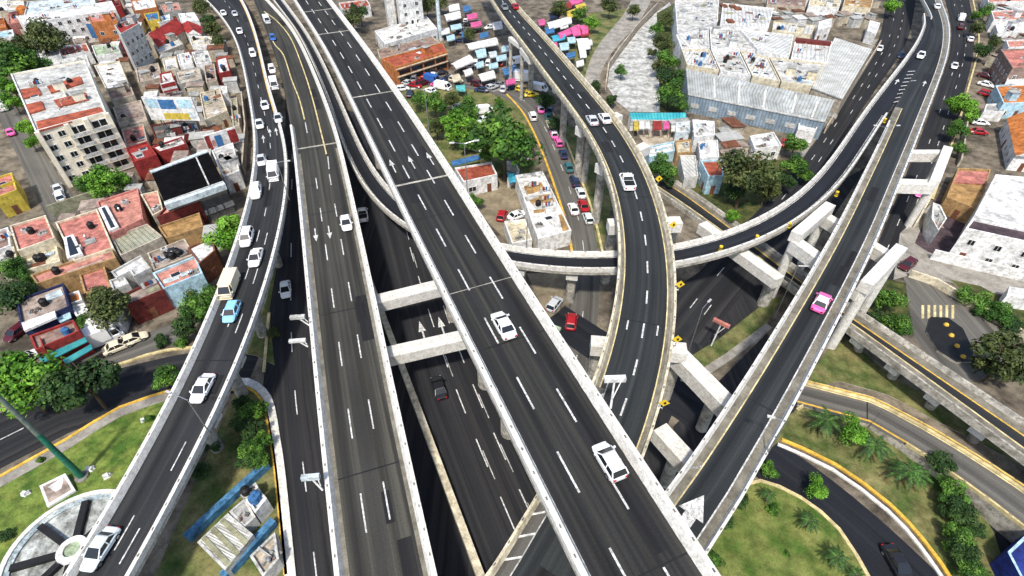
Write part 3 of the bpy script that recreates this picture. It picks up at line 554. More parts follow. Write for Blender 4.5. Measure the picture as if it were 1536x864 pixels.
def house(label, px, h, roof='r_white', wall='w_white', win=1, tanks='', extra=1, name='house', cat='house', rim=.4, group=None, storey=2.9, door='w_rust', wsz=1.25, top=None, gable=False, wpm=3.2):
    pts = [P(x, y, h) for x, y in px]; xy = [p.xy for p in pts]; c = sum(xy, Vector((0, 0))) / len(xy)
    t = thing(name, label, cat, (c.x, c.y, 0), group); n = len(xy)
    if sum(xy[i].x * xy[(i + 1) % n].y - xy[(i + 1) % n].x * xy[i].y for i in range(n)) < 0: xy = xy[::-1]
    b = MB(); lim = h if gable else h + rim
    for i in range(n):
        j = (i + 1) % n; b.poly([(*xy[i], -.1), (*xy[j], -.1), (*xy[j], lim), (*xy[i], lim)])
    inn = inset(xy, .28)
    rb = MB()
    if gable:
        e = [(xy[i] - xy[(i + 1) % n]).length for i in range(4)]; k = 0 if e[0] < e[1] else 1
        q = [xy[(i + k) % 4] for i in range(4)]; up = .28 * e[k]; cx = lambda v: c + (v - c) * 1.05
        q = [cx(v) for v in q]; r0, r1 = (q[0] + q[1]) / 2, (q[2] + q[3]) / 2
        A = [Vector((*v, h - .05)) for v in q]; T0, T1 = Vector((*r0, h + up)), Vector((*r1, h + up)); L = (A[1] - A[2]).length; W_ = (A[0] - T0).length
        rb.poly([A[1], A[2], T1, T0], 0, [(0, 0), (L, 0), (L, W_), (0, W_)]); rb.poly([A[3], A[0], T0, T1], 0, [(0, 0), (L, 0), (L, W_), (0, W_)])
        b.poly([A[0], A[1], T0 - Vector((0, 0, .06))]); b.poly([A[2], A[3], T1 - Vector((0, 0, .06))])
    else:
        for i in range(n):
            j = (i + 1) % n; b.poly([(*xy[i], lim), (*xy[j], lim), (*inn[j], lim), (*inn[i], lim)], 1 if top else 0); b.poly([(*inn[i], h), (*inn[j], h), (*inn[j], lim), (*inn[i], lim)])
        u = (inn[1] - inn[0]).normalized(); v = Vector((-u.y, u.x)); rb.poly([(*p, h) for p in inn], 0, [((p - c).dot(u), (p - c).dot(v)) for p in inn])
    b.build('wall', [wall] + ([top] if top else []), t); rb.build('roof', [roof], t)
    if win:
        for i in range(n):
            a, d = xy[i], xy[(i + 1) % n]; e = d - a; ln = e.length; nr = Vector((e.y, -e.x)) / max(ln, .01)
            if ln < 2.4 or nr.dot(-(a + d) / 2) <= .15 * ((a + d) / 2).length: continue
            k = max(1, int(ln / wpm)); ns = max(1, int((h + .3) / storey)); rz = math.atan2(e.y, e.x)
            if k * ns > 48: k = max(1, 48 // ns)
            dr = random.randrange(k)
            for q in range(k):
                p = a + e * ((q + .5) / k) + nr * .03
                for s_ in range(ns):
                    z = s_ * storey + .95
                    if s_ == 0 and q == dr: child('door', door_mesh(door), t, (p.x - c.x, p.y - c.y, 0), rz); continue
                    if h - z < 1.4: continue
                    wo = child('window', WF, t, (p.x - c.x, p.y - c.y, z), rz, (wsz, 1, 1.3)); child('pane', WP, wo, (0, 0, 0))
    def inside(f, g_):
        return inn[0] * (1 - f) * (1 - g_) + inn[1] * f * (1 - g_) + inn[2 % n] * f * g_ + inn[(3 if n > 3 else 2)] * (1 - f) * g_
    for k, ch in enumerate(tanks):
        p = inside(.25 + .5 * random.random(), .25 + .5 * random.random()) - c
        child('water_tank', TANK['blue' if ch == 'u' else 'black'], t, (p.x, p.y, h + .05), 0, (1.05,) * 3)
    if extra and not gable:
        e0, e1 = (inn[1] - inn[0]), (inn[2 % n] - inn[1]); area = e0.length * e1.length
        for k in range(min(14, int(extra * (2.2 + area / 22)))):
            p = inside(.12 + .76 * random.random(), .12 + .76 * random.random()); rz = math.atan2(e0.y, e0.x); q = MB(); ty = random.choice(('stair_head', 'skylight', 'roof_box', 'vent', 'clothes_rack', 'water_tank', 'pipe_run', 'tarp_sheet', 'rubble_heap', 'tarp_sheet', 'rubble_heap', 'low_wall'))
            if ty == 'stair_head' and area > 40: q.box((p.x, p.y, h), 2.2, 1.9, 2.0, rz); q.box((p.x, p.y, h + 2.0), 2.5, 2.2, .12, rz, 1); ms = [wall, 'r_grey']
            elif ty == 'water_tank': child('water_tank', TANK[random.choice(('black', 'black', 'blue'))], t, (p.x - c.x, p.y - c.y, h + .04)); continue
            elif ty == 'pipe_run':
                p2 = inside(.1 + .8 * random.random(), .1 + .8 * random.random()); q.tube((p.x, p.y, h + .12), (p2.x, p2.y, h + .12), .07, .07, 6); q.tube((p2.x, p2.y, h), (p2.x, p2.y, h + .9), .07, .07, 6); ms = ['w_palegrey']
            elif ty == 'tarp_sheet': q.box((p.x, p.y, h + .03), random.uniform(1.2, 2.8), random.uniform(1, 2), .05 + .03 * k, rz + random.choice((0, .05, -.08))); ms = [random.choice(('r_grey', 'r_white', 'r_palegrey', 'r_brown', 'r_olive', 'r_rust', 'r_paleblue'))]
            elif ty == 'rubble_heap':
                q.box((p.x, p.y, h), 1.7, 1.5, .1, rz, 0, .9)
                for _ in range(7): q.box((p.x + random.uniform(-.6, .6), p.y + random.uniform(-.5, .5), h + .05), random.uniform(.2, .7), random.uniform(.15, .5), random.uniform(.1, .5), random.random() * 3, random.randrange(3), .8)
                ms = ['r_grey', 'r_brown', 'r_darkgrey']
            elif ty == 'low_wall': q.box((p.x, p.y, h), random.uniform(1.5, 3.5), .15, random.uniform(.5, 1.1), rz + random.choice((0, 1.5708))); ms = [wall]
            elif ty == 'skylight': q.box((p.x, p.y, h), 1.6, 1.1, .3, rz); q.box((p.x, p.y, h + .3), 1.4, .9, .06, rz, 1); ms = ['w_white', 'glass_dark']
            elif ty == 'vent': q.tube((p.x, p.y, h), (p.x, p.y, h + .9), .16, .16, 8); q.tube((p.x, p.y, h + .9), (p.x, p.y, h + 1.05), .28, .1, 8); ms = ['steel']
            elif ty == 'clothes_rack':
                dx = Vector((math.cos(rz), math.sin(rz)))
                for s_ in (-1.2, 1.2): q.tube((p.x + dx.x * s_, p.y + dx.y * s_, h), (p.x + dx.x * s_, p.y + dx.y * s_, h + 1.6), .05, .05, 6)
                for s_ in range(4): z = h + .55; m_ = p + dx * (-.9 + .6 * s_); q.box((m_.x, m_.y, z), .45, .03, .85, rz, 1 + s_ % 3)
                ms = ['steel', 'w_white', 'w_red', 'w_blue']
            else: q.box((p.x, p.y, h), 1.1, .8, .75, rz); q.box((p.x, p.y, h + .75), .5, .5, .08, rz, 1); ms = ['w_palegrey', 'w_darkgrey']
            q.build(ty, ms, t)
    t['h'] = h; return t, xy, inn, c
def add(t, name, mats, fn, **k):
    b = MB(); fn(b); return b.build(name, mats, t, **k)
def well(t, px, h):                       # a framed light well sunk in a roof
    p = [P(x, y, h).xy for x, y in px]; i = inset(p, .5)
    def f(b):
        b.prism([tuple(q) for q in p], h + .02, h + .75, 0); b.poly([(*q, h + .78) for q in i], 1)
    add(t, 'light_well', ['w_white', 'glass_dark'], f)
def px_box(b, px, z0, z1, mi=0, mt=None): b.prism([tuple(P(x, y, z1).xy) for x, y in px], z0, z1, mi, mt, bottom=z0 > .2)
# apartment block
ap, xy, inn, c = house('cream six storey apartment block with terracotta roof strips above the side street', [(17, 113), (128, 92), (160, 170), (54, 199)], 13, 'r_palegrey', 'w_apart', 0, 'kkk', 1.5, 'apartment_block', 'apartment block', top='w_white')
for q in ([(30, 134), (56, 130), (62, 141), (35, 147)], [(70, 129), (120, 114), (124, 124), (76, 139)], [(38, 157), (62, 151), (67, 163), (44, 170)], [(80, 150), (128, 138), (132, 149), (88, 160)], [(54, 182), (150, 160), (155, 168), (58, 196)]):
    add(ap, 'tiled_roof', ['r_terracotta'], lambda b: px_box(b, q, 13.02, 13.35))
fa, fb = P(54, 199, 13).xy, P(160, 170, 13).xy; e = fb - fa; nr = Vector((e.y, -e.x)).normalized(); rz = math.atan2(e.y, e.x)
for f, wd in ((.30, 1.2), (.10, 1.2)):
    for s_ in range(5):
        p = fa + e * f + nr * .03 - Vector(ap['org'][:2]); wo = child('window', WF, ap, (p.x, p.y, 1 + s_ * 2.45), rz, (1.5, 1, 1.35)); child('pane', WP, wo)
for f in (.52, .84):
    for s_ in range(5):
        p = fa + e * f + nr * .03 - Vector(ap['org'][:2]); wo = child('window', WF, ap, (p.x, p.y, .7 + s_ * 2.45), rz, (3.4, 1, 1.75)); child('pane', WP, wo)
        q = fa + e * f; add(ap, 'balcony', ['w_apart', 'w_palegrey'], lambda b: (b.box((*(q + nr * .6), .25 + s_ * 2.45), 3.8, 1.15, .18, rz), b.box((*(q + nr * 1.12), .43 + s_ * 2.45), 3.8, .1, .7, rz, 1)))
for f in (.41, .68, .99, .01): q = fa + e * f; add(ap, 'pier', ['w_apart'], lambda b: b.box((*(q + nr * .35), 0), .9, .7, 13.2, rz))
# hospital-like white block and its neighbours
HS = [
 ('white three storey block with rows of small square dark windows', [(25, 26), (168, 3), (175, 16), (37, 38)], 8.5, 'r_white', 'w_white', dict(wsz=1.2, wpm=2.5, cat='building', name='office_block', extra=.5)),
 ('huge pale blue flat roofed hall behind the white window block', [(42, 4), (140, -8), (146, 12), (36, 27)], 6, 'r_paleblue', 'w_palegrey', dict(cat='hall', name='hall')),
 ('orange house with a tall blue panel beside the white block', [(132, 24), (170, 19), (176, 31), (136, 35)], 8, 'r_pink', 'w_orange', dict()),
 ('slim cream tower house with a blank grey side wall', [(172, 40), (204, 27), (210, 37), (182, 53)], 13, 'r_red', 'w_palegrey', dict(name='tower_house', wpm=2.2)),
 ('brick red gabled barn roofed house near the tower', [(221, 58), (262, 35), (276, 46), (238, 70)], 5, 'r_red', 'w_beige', dict(gable=True, win=0)),
 ('second red gabled roof, next to the white top floor house', [(266, 36), (303, 40), (302, 52), (282, 50)], 5, 'r_red', 'w_white', dict(gable=True, win=0)),
 ('bright blue topped house with a yellow corner at the upper edge', [(216, 22), (238, 19), (240, 30), (222, 33)], 5, 'r_blue', 'w_yellow', dict(win=1)),
 ('pale blue roofed shed beside the blue topped house', [(235, 28), (255, 23), (256, 31), (238, 36)], 4, 'r_paleblue', 'w_white', dict(win=0)),
 ('white top floor house with blank walls near the upper edge', [(268, 22), (292, 20), (299, 32), (272, 35)], 6, 'r_white', 'w_white', dict(extra=.5)),
 ('white flat roofed house at the upper edge with orange band below', [(196, 2), (232, -2), (236, 12), (202, 18)], 6, 'r_white', 'w_orange', dict()),
 ('salmon roofed house at the upper edge beside the ramp trees', [(240, 8), (268, 5), (272, 16), (245, 20)], 4.5, 'r_salmon', 'w_grey', dict()),
 ('wine red roofed house at the upper edge', [(146, 4), (178, -4), (182, 10), (150, 16)], 6, 'r_darkred', 'w_red', dict()),
 ('pink walled house with an orange roof dome at the upper corner', [(12, 22), (38, 16), (42, 32), (14, 38)], 5, 'r_salmon', 'w_pink', dict(tanks='k')),
 ('orange flat house at the corner of the picture', [(-14, 30), (6, 26), (10, 42), (-10, 46)], 5, 'r_orange', 'w_orange', dict()),
 ('small white house with sky blue awning roof at the picture edge', [(-8, 50), (20, 46), (22, 55), (-6, 60)], 4, 'r_ltblue', 'w_white', dict()),
 ('white house at the upper left edge behind the pink one', [(-10, 6), (36, 2), (38, 14), (-8, 20)], 5, 'r_white', 'w_cream', dict()),
 ('low terracotta roofed row behind the trees with white walls', [(88, 74), (130, 66), (136, 78), (94, 86)], 4.5, 'r_terracotta', 'w_white', dict()),
 ('white house with a red stair wall beside the olive tree', [(54, 78), (88, 72), (92, 84), (60, 92)], 5.5, 'r_white', 'w_white', dict(tanks='k')),
 ('wide pale concrete roof crossing behind the apartment block', [(68, 96), (130, 84), (136, 100), (72, 110)], 4, 'r_palegrey', 'w_white', dict(extra=1.5)),
 ('pale green roofed house below the orange house', [(138, 70), (176, 66), (182, 80), (144, 86)], 4.5, 'r_palegreen', 'w_white', dict(tanks='k')),
 ('large square white roof between apartment block and tower', [(142, 100), (180, 93), (194, 128), (160, 136)], 5, 'r_white', 'w_cream', dict(extra=.6)),
 ('red and white narrow house below the tower', [(178, 56), (192, 52), (196, 62), (181, 66)], 6, 'r_salmon', 'w_red', dict()),
 ('brown flat roof with one white cloth, beside the apartment block', [(170, 163), (212, 152), (222, 183), (180, 191)], 5, 'r_greybrown', 'w_beige', dict(tanks='')),
 ('small brown roof above the flat brown one', [(160, 138), (196, 128), (202, 144), (168, 152)], 4.5, 'r_brown', 'w_beige', dict()),
 ('pinkish brown roof south of the white cloth roof', [(183, 196), (216, 188), (222, 213), (190, 222)], 5, 'r_pink', 'w_beige', dict(tanks='k')),
 ('bright red roofed house with red walls in the block', [(189, 224), (222, 214), (236, 234), (200, 246)], 5.5, 'r_red', 'w_red', dict()),
 ('white roof strip with red wall below, north of the black hangar', [(228, 222), (274, 207), (280, 218), (240, 230)], 5, 'r_white', 'w_red', dict(tanks='k')),
 ('dark tin roofed yard house under the billboard', [(226, 190), (296, 178), (304, 200), (234, 212)], 3.2, 'r_darkgrey', 'w_darkred', dict(extra=2)),
 ('white and grey patchy house between black hangar and ramp', [(318, 228), (350, 216), (360, 258), (336, 268)], 5, 'r_palegrey', 'w_white', dict(tanks='k', extra=2)),
 ('beige flat roof beside the red and white sign', [(300, 142), (330, 134), (342, 168), (308, 182)], 4.5, 'r_beige', 'w_cream', dict()),
 ('red and white striped little house beside the ramp', [(324, 90), (340, 86), (346, 108), (328, 112)], 5, 'r_white', 'w_red', dict()),
 ('white lean-to roof south of the striped little house', [(322, 134), (341, 131), (342, 141), (324, 145)], 4, 'r_white', 'w_white', dict(win=0, extra=0)),
 ('red front shop with white gable behind the blue billboard', [(240, 112), (258, 108), (264, 126), (243, 131)], 5, 'r_white', 'w_red', dict()),
 ('beige roof with ridged sheets below the gabled roofs', [(228, 66), (262, 52), (276, 68), (240, 82)], 4.5, 'c_light', 'w_beige', dict()),
 ('long cream roof with two white skylights west of the ramp', [(284, 56), (318, 56), (322, 68), (288, 70)], 4.5, 'r_cream', 'w_white', dict(extra=2)),
 ('grey brown roof with scattered water tanks under the tower', [(204, 104), (238, 96), (244, 118), (208, 126)], 4, 'r_greybrown', 'w_beige', dict(tanks='kkk', extra=2)),
 ('white cube house in the middle of the beige roofs', [(266, 84), (284, 80), (290, 96), (270, 100)], 5.5, 'r_white', 'w_white', dict()),
 ('bone white house right of the white cube house', [(288, 80), (312, 78), (318, 94), (294, 98)], 5, 'r_palegrey', 'w_white', dict(tanks='k')),
 ('flat tan roof with parapet above the billboard', [(262, 108), (300, 102), (304, 120), (268, 128)], 4, 'r_beige', 'w_grey', dict(extra=2)),
 ('ruddy brown roof hugging the ramp wall', [(306, 100), (322, 97), (326, 122), (310, 126)], 4, 'r_brown', 'w_beige', dict(tanks='k')),
 ('white stepped house between the grey brown roof and the tan roof', [(244, 90), (264, 86), (268, 104), (248, 108)], 4.5, 'r_white', 'w_cream', dict()),
 ('low olive roof beside the red shop sign', [(346, 150), (356, 148), (360, 190), (350, 192)], 3.2, 'r_olive', 'w_beige', dict(win=0)),
 # lower block
 ('square pink roof with one black tank and cream front band', [(16, 341), (70, 325), (84, 359), (28, 379)], 5.5, 'r_pink', 'w_cream', dict(tanks='k', extra=.5)),
 ('cream front yard house below the square pink roof', [(30, 382), (85, 366), (92, 394), (40, 408)], 3.4, 'r_cream', 'w_cream', dict(tanks='kkk')),
 ('big pink L roof with a framed green light well', [(84, 336), (147, 316), (172, 374), (112, 394)], 5.5, 'r_pink', 'w_cream', dict(tanks='k', extra=.6)),
 ('pink roof with a long black light well in a white frame', [(146, 305), (208, 284), (216, 330), (166, 354)], 5.8, 'r_salmon', 'w_pink', dict(tanks='k', extra=.4)),
 ('olive corrugated shed roof between the pink roofs', [(167, 358), (222, 338), (245, 357), (182, 386)], 4.5, 'c_olive', 'w_beige', dict(win=0, extra=0)),
 ('small pink roof with white corner tower left of the black hangar', [(212, 294), (238, 288), (246, 317), (230, 326)], 5.6, 'r_salmon', 'w_cream', dict()),
 ('pink roofed house with a deep red front wall', [(250, 311), (294, 295), (301, 305), (236, 328)], 6, 'r_salmon', 'w_darkred', dict(extra=.3)),
 ('ochre stained tin roof in front of the deep red wall', [(238, 342), (300, 321), (306, 342), (250, 360)], 3.6, 'r_ochre', 'w_ochre', dict(win=0, extra=0)),
 ('bright white tilted roof beside the lime tree', [(282, 374), (319, 357), (324, 378), (300, 398)], 5.5, 'r_white', 'w_rust', dict(extra=0)),
 ('sky blue walled house with dark square windows', [(230, 412), (294, 386), (305, 412), (246, 436)], 5.2, 'r_salmon', 'w_ltblue', dict(tanks='', extra=1.5)),
 ('cluttered flat roof with tanks behind the sky blue house', [(222, 382), (278, 360), (292, 384), (232, 408)], 4.8, 'r_greybrown', 'w_beige', dict(tanks='kkkk', extra=2.5)),
 ('white L shaped roof in the middle of the block', [(168, 410), (212, 385), (227, 404), (202, 417), (196, 409), (176, 419)], 4.8, 'r_white', 'w_palegrey', dict(extra=.3)),
 ('small white square roof below the L shaped one', [(165, 423), (187, 416), (195, 428), (170, 437)], 4, 'r_white', 'w_palegrey', dict(extra=0)),
 ('house with tan roof and long blood red front wall', [(182, 446), (236, 420), (247, 437), (190, 461)], 5.2, 'r_greybrown', 'w_darkred', dict(tanks='')),
 ('long narrow pink roof with an ochre windowed front', [(47, 415), (168, 373), (175, 389), (57, 428)], 5.2, 'r_salmon', 'w_ochre', dict(tanks='k', extra=.3)),
 ('lower pink roof at the end of the ochre front', [(120, 414), (158, 401), (168, 434), (128, 442)], 4, 'r_pink', 'w_ochre', dict(extra=.3)),
 ('grey brown square roof with black tank and white edge strip', [(26, 452), (97, 427), (106, 462), (34, 494)], 5.2, 'r_greybrown', 'w_navy', dict(tanks='k', extra=.6)),
 ('little orange roofed hut beside the olive tree', [(101, 444), (120, 438), (125, 452), (106, 459)], 3.6, 'r_orange', 'w_white', dict(win=0, extra=0)),
 ('white flat hut under the olive tree', [(108, 462), (128, 457), (135, 469), (116, 477)], 3.4, 'r_white', 'w_white', dict(win=0, extra=0)),
 ('salmon roofed shop with turquoise awnings at the street corner', [(46, 506), (112, 482), (121, 499), (55, 528)], 4.6, 'r_brown', 'w_red', dict(name='shop', cat='shop')),
 ('pink roofed yellow house at the picture edge', [(-10, 270), (19, 261), (27, 287), (-8, 300)], 5.6, 'r_pink', 'w_yellow', dict()),
 ('small brown roofed house at the edge beside the square pink roof', [(-8, 350), (14, 343), (18, 370), (-6, 380)], 5, 'r_brown', 'w_white', dict()),
 ('white house with one dark window at the picture edge', [(-8, 382), (22, 370), (27, 388), (-6, 400)], 4.4, 'r_white', 'w_cream', dict()),
 # middle top
 ('orange brown two storey market hall with a band of dark windows', [(572, 90), (663, 66), (671, 79), (594, 103)], 5.2, 'r_terracotta', 'w_orange', dict(name='market_hall', cat='market hall', win=0, extra=.5)),
 ('brown low roof behind the orange market hall', [(566, 76), (648, 56), (660, 66), (570, 90)], 4, 'r_brown', 'w_beige', dict(extra=1)),
 ('wide white low building beside the broad viaduct at the top', [(562, 48), (640, 26), (656, 44), (578, 68)], 5, 'r_white', 'w_white', dict(extra=1)),
 ('tall plain white tower block at the upper edge', [(588, -34), (626, -40), (630, -28), (594, -22)], 17, 'r_white', 'w_white', dict(name='tower_block', cat='tower', extra=0)),
 ('slender white stair tower beside the tall tower block', [(572, -28), (584, -30), (588, -20), (576, -18)], 15, 'r_white', 'w_white', dict(name='tower_block', cat='tower', extra=0, win=0)),
 ('red roofed small house left of the white towers', [(508, 6), (550, 0), (556, 10), (514, 16)], 4.5, 'r_terracotta', 'w_white', dict()),
 ('rust roofed low house with white walls beside the broad viaduct', [(682, 254), (737, 245), (746, 264), (695, 275)], 4.4, 'r_terracotta', 'w_white', dict(wsz=2, extra=0)),
 ('long white walled building with rust stained roof beside the market street', [(773, 265), (814, 259), (857, 348), (807, 361)], 3.2, 'r_white', 'w_white', dict(win=0, extra=2.5, cat='building', name='warehouse')),
 ('low cream shed left of the long white building', [(756, 334), (788, 331), (798, 362), (768, 368)], 2.8, 'r_cream', 'w_white', dict(win=0)),
 # factory block
 ('white factory office with four brown roof hatches', [(1084, 6), (1160, 14), (1152, 44), (1080, 38)], 7, 'c_white', 'w_white', dict(extra=1.2, win=0, cat='factory', name='factory')),
 ('white stepped works building beside the riverbed trees', [(1012, 2), (1078, 2), (1076, 34), (1016, 52)], 7, 'r_palegrey', 'w_white', dict(extra=2, win=0, cat='factory', name='factory')),
 ('white gable works with one dark window in the factory yard', [(1110, 46), (1190, 54), (1183, 88), (1136, 76)], 7.6, 'c_white', 'w_white', dict(extra=.7, cat='factory', name='factory', win=0)),
 ('white works hall with dark red rear edge beside the grey shed', [(1193, 58), (1248, 64), (1240, 96), (1186, 89)], 7.3, 'c_white', 'w_white', dict(extra=.8, win=0, cat='factory', name='factory')),
 ('cream clerestory hall with three black openings', [(1160, 34), (1222, 40), (1216, 54), (1158, 46)], 7, 'c_white', 'w_cream', dict(wsz=2.6, wpm=5)),
 ('low white roof bay nearest the riverbank trees behind the big shed', [(1022, 76), (1064, 76), (1078, 107), (1030, 99)], 7, 'c_white', 'w_cream', dict(extra=2.5, win=0, cat='factory', name='factory')),
 ('white roof bay with square tanks behind the big shed', [(1066, 76), (1108, 78), (1126, 116), (1080, 107)], 7, 'r_palegrey', 'w_white', dict(extra=3, tanks='kk', win=0, cat='factory', name='factory')),
 ('white roof bay with many slots and vents behind the big shed', [(1110, 78), (1152, 88), (1170, 124), (1128, 116)], 7, 'c_white', 'w_cream', dict(extra=3, win=0, cat='factory', name='factory')),
 ('white roof bay touching the light grey shed', [(1154, 88), (1238, 97), (1217, 131), (1172, 124)], 7, 'r_palegrey', 'w_cream', dict(extra=3, win=0, cat='factory', name='factory')),
 ('small white block between river trees and factory office', [(1014, 54), (1062, 42), (1064, 74), (1022, 75)], 7, 'c_white', 'w_white', dict(extra=2.5, win=0, cat='factory', name='factory')),
 ('white block with grey hatches in the factory centre', [(1064, 42), (1108, 46), (1134, 76), (1066, 75)], 7, 'r_palegrey', 'w_white', dict(extra=2.5, win=0, cat='factory', name='factory')),
 ('dark brown roofed house at the top behind the factory', [(1152, -8), (1210, -4), (1208, 12), (1150, 8)], 5, 'r_brown', 'w_beige', dict()),
 ('cream house in the row at the top behind the factory', [(1216, -6), (1262, -2), (1258, 14), (1212, 10)], 5, 'r_cream', 'w_white', dict()),
 ('ochre roofed house at the top beside the wide street', [(1268, -6), (1310, -2), (1306, 14), (1264, 10)], 5, 'r_ochre', 'w_cream', dict()),
 ('white cabin roof beside the wide street', [(1304, 32), (1320, 36), (1314, 52), (1300, 48)], 4.5, 'r_white', 'w_white', dict(win=0, extra=0)),
 ('white box house in the factory corner near parked cars', [(1228, 34), (1248, 28), (1246, 42), (1226, 46)], 5, 'r_white', 'w_white', dict(extra=0)),
 ('white hut attached to the end of the big shed', [(1198, 183), (1228, 188), (1222, 200), (1196, 196)], 3.5, 'r_white', 'w_white', dict(win=0, extra=0)),
 # houses between C and E
 ('white house with grey roof hatches below the big shed', [(1038, 181), (1071, 184), (1072, 204), (1041, 208)], 4.6, 'r_white', 'w_white', dict(extra=2)),
 ('white square house behind the market stalls', [(1014, 186), (1034, 184), (1034, 199), (1013, 201)], 4.2, 'r_white', 'w_paleblue', dict(extra=.7)),
 ('cream house with ochre lean-to below the square house', [(1012, 213), (1036, 211), (1037, 230), (1015, 232)], 3.8, 'r_cream', 'w_ochre', dict()),
 ('white corrugated carport roof beside the blue house', [(1019, 235), (1043, 235), (1047, 266), (1026, 269)], 3.4, 'c_light', 'w_palegrey', dict(win=0, extra=0)),
 ('blue walled house with salmon tile roof', [(1050, 243), (1084, 241), (1085, 266), (1062, 267)], 5.2, 'r_terracotta', 'w_ltblue', dict(extra=0)),
 ('white stepped house above the blue walled house', [(1046, 214), (1076, 212), (1078, 237), (1050, 240)], 4.8, 'r_white', 'w_white', dict(extra=1.2)),
 ('white low roof beside the curved bridge', [(970, 222), (1010, 214), (1012, 228), (974, 238)], 3, 'r_white', 'w_ltblue', dict(win=0, extra=1)),
 ('white house below the big shed next to the trees', [(1124, 206), (1160, 200), (1172, 220), (1132, 226)], 4, 'r_white', 'w_white', dict()),
 # right side
 ('terracotta roofed house at the upper right edge', [(1486, 18), (1560, 14), (1560, 32), (1490, 31)], 5, 'r_salmon', 'w_white', dict()),
 ('salmon roofed house at the very top right', [(1478, -8), (1560, -12), (1560, 2), (1482, 5)], 5, 'r_salmon', 'w_white', dict()),
 ('white house with dark yard below the terracotta roof', [(1492, 38), (1552, 35), (1552, 48), (1496, 50)], 4, 'r_white', 'w_white', dict(tanks='kk')),
 ('pink roofed house with a tall dark blank side wall', [(1500, 76), (1560, 74), (1560, 101), (1518, 104)], 7, 'r_pink', 'w_brown', dict(extra=.3)),
 ('salmon roofed house behind the dark blank wall', [(1508, 62), (1560, 60), (1560, 70), (1512, 73)], 5, 'r_salmon', 'w_white', dict()),
 ('plain white roofed house at the right edge', [(1517, 104), (1560, 104), (1560, 128), (1506, 129)], 5, 'r_white', 'w_white', dict(extra=.3)),
 ('orange tiled flat house at the right edge', [(1492, 130), (1560, 125), (1560, 155), (1504, 157)], 5, 'r_orange', 'w_ltblue', dict(extra=.5)),
 ('grey flat carport roof beside the orange house', [(1478, 158), (1508, 157), (1506, 170), (1475, 168)], 3, 'r_grey', 'w_white', dict(win=0, extra=0)),
 ('orange gabled house with white wall strips at the edge', [(1512, 178), (1560, 172), (1564, 236), (1524, 232)], 5, 'r_orange', 'w_white', dict(gable=True)),
 ('low house with half pink half ochre roof by the purple yard', [(1436, 254), (1485, 256), (1467, 318), (1418, 298)], 4.2, 'r_ochre', 'w_ochre', dict(extra=0)),
 ('very large plain white roof at the right edge', [(1492, 264), (1570, 271), (1570, 360), (1460, 325)], 6, 'r_white', 'w_white', dict(extra=0, cat='warehouse', name='warehouse')),
 ('white office wall with scattered small dark windows at the right edge', [(1458, 330), (1570, 354), (1570, 372), (1447, 345)], 6.7, 'r_purple', 'w_white', dict(extra=0, cat='office', name='office_block', wpm=4)),
 ('small white kiosk with a dark roof hatch beside the purple yard', [(1398, 306), (1409, 310), (1419, 330), (1406, 348), (1396, 330)], 3.4, 'r_palegrey', 'w_white', dict(win=0, extra=1, name='kiosk', cat='kiosk')),
 ('low white garden building at the edge above the hedge', [(1512, 432), (1560, 440), (1560, 452), (1508, 446)], 3, 'r_white', 'w_white', dict(win=0, extra=0)),
 ('royal blue roofed building at the lower right corner', [(1508, 830), (1545, 795), (1620, 850), (1560, 930)], 4, 'r_deepblue', 'w_deepblue', dict(win=0, extra=0, top='w_ltblue')),
]
HB = {}
for lab, px, h, rf, wl, o in HS: HB[lab] = house(lab, px, h * (.8 if 'cat' not in o and h < 7 else 1), rf, wl, **o)
def hb(s): return next(v[0] for k, v in HB.items() if s in k)
for s_, px, z in (('L roof', [(98, 361), (113, 356), (127, 385), (104, 393)], 5.5), ('long black', [(150, 317), (163, 312), (181, 345), (166, 351)], 5.8), ('edge beside', [(0, 358), (8, 356), (10, 362), (2, 364)], 5)): well(hb(s_), px, hb(s_)['h'])
t = hb('turquoise')
for q, z in (([(58, 536), (127, 504), (131, 512), (64, 546)], 3.4), ([(94, 540), (136, 516), (139, 523), (99, 547)], 2.8), ([(70, 548), (86, 541), (89, 547), (74, 554)], 2.6)): add(t, 'awning', ['c_turq'], lambda b: px_box(b, q, z, z + .14))
t = hb('black tank and white edge'); add(t, 'awning', ['w_white'], lambda b: px_box(b, [(32, 484), (82, 466), (84, 475), (36, 496)], t['h'] + .1, t['h'] + .5))
add(t, 'awning', ['w_ltblue'], lambda b: px_box(b, [(84, 476), (104, 466), (107, 476), (90, 484)], 3.4, 3.55))
t = hb('half pink'); add(t, 'roof_sheet', ['r_pink'], lambda b: px_box(b, [(1437, 256), (1484, 258), (1478, 276), (1431, 273)], t['h'] + .02, t['h'] + .3))
t = hb('orange brown two storey'); a_, b_ = P(594, 103, 5.2).xy, P(671, 79, 5.2).xy; e = b_ - a_; nr = Vector((e.y, -e.x)).normalized() * .06
for k in range(4):
    for z in (1.0, 3.1): q = a_ + e * ((k + .62) / 4.2) + nr; add(t, 'window_band', ['glass_dark'], lambda b: b.box((*q, z), e.length / 4.2 * .86, .12, 1.15, math.atan2(e.y, e.x)))
for z in (2.5, 4.75): q = (a_ + b_) / 2 + nr * 2; add(t, 'ledge', ['w_cream'], lambda b: b.box((*q, z), e.length, .35, .25, math.atan2(e.y, e.x)))
t = hb('orange house with'); f0 = P(142, 38, 6).xy; add(t, 'panel', ['w_blue'], lambda b: b.box((*f0, 2.0), 5, .3, 4.6, .25))
t = hb('orange roof dome'); p = P(32, 12, 6.5); add(t, 'roof_dome', ['r_orange'], lambda b: (b.tube((p.x, p.y, 3.9), (p.x, p.y, 6.5), 2, 1.9, 14), b.tube((p.x, p.y, 6.5), (p.x, p.y, 7.5), 1.9, .5, 14)))
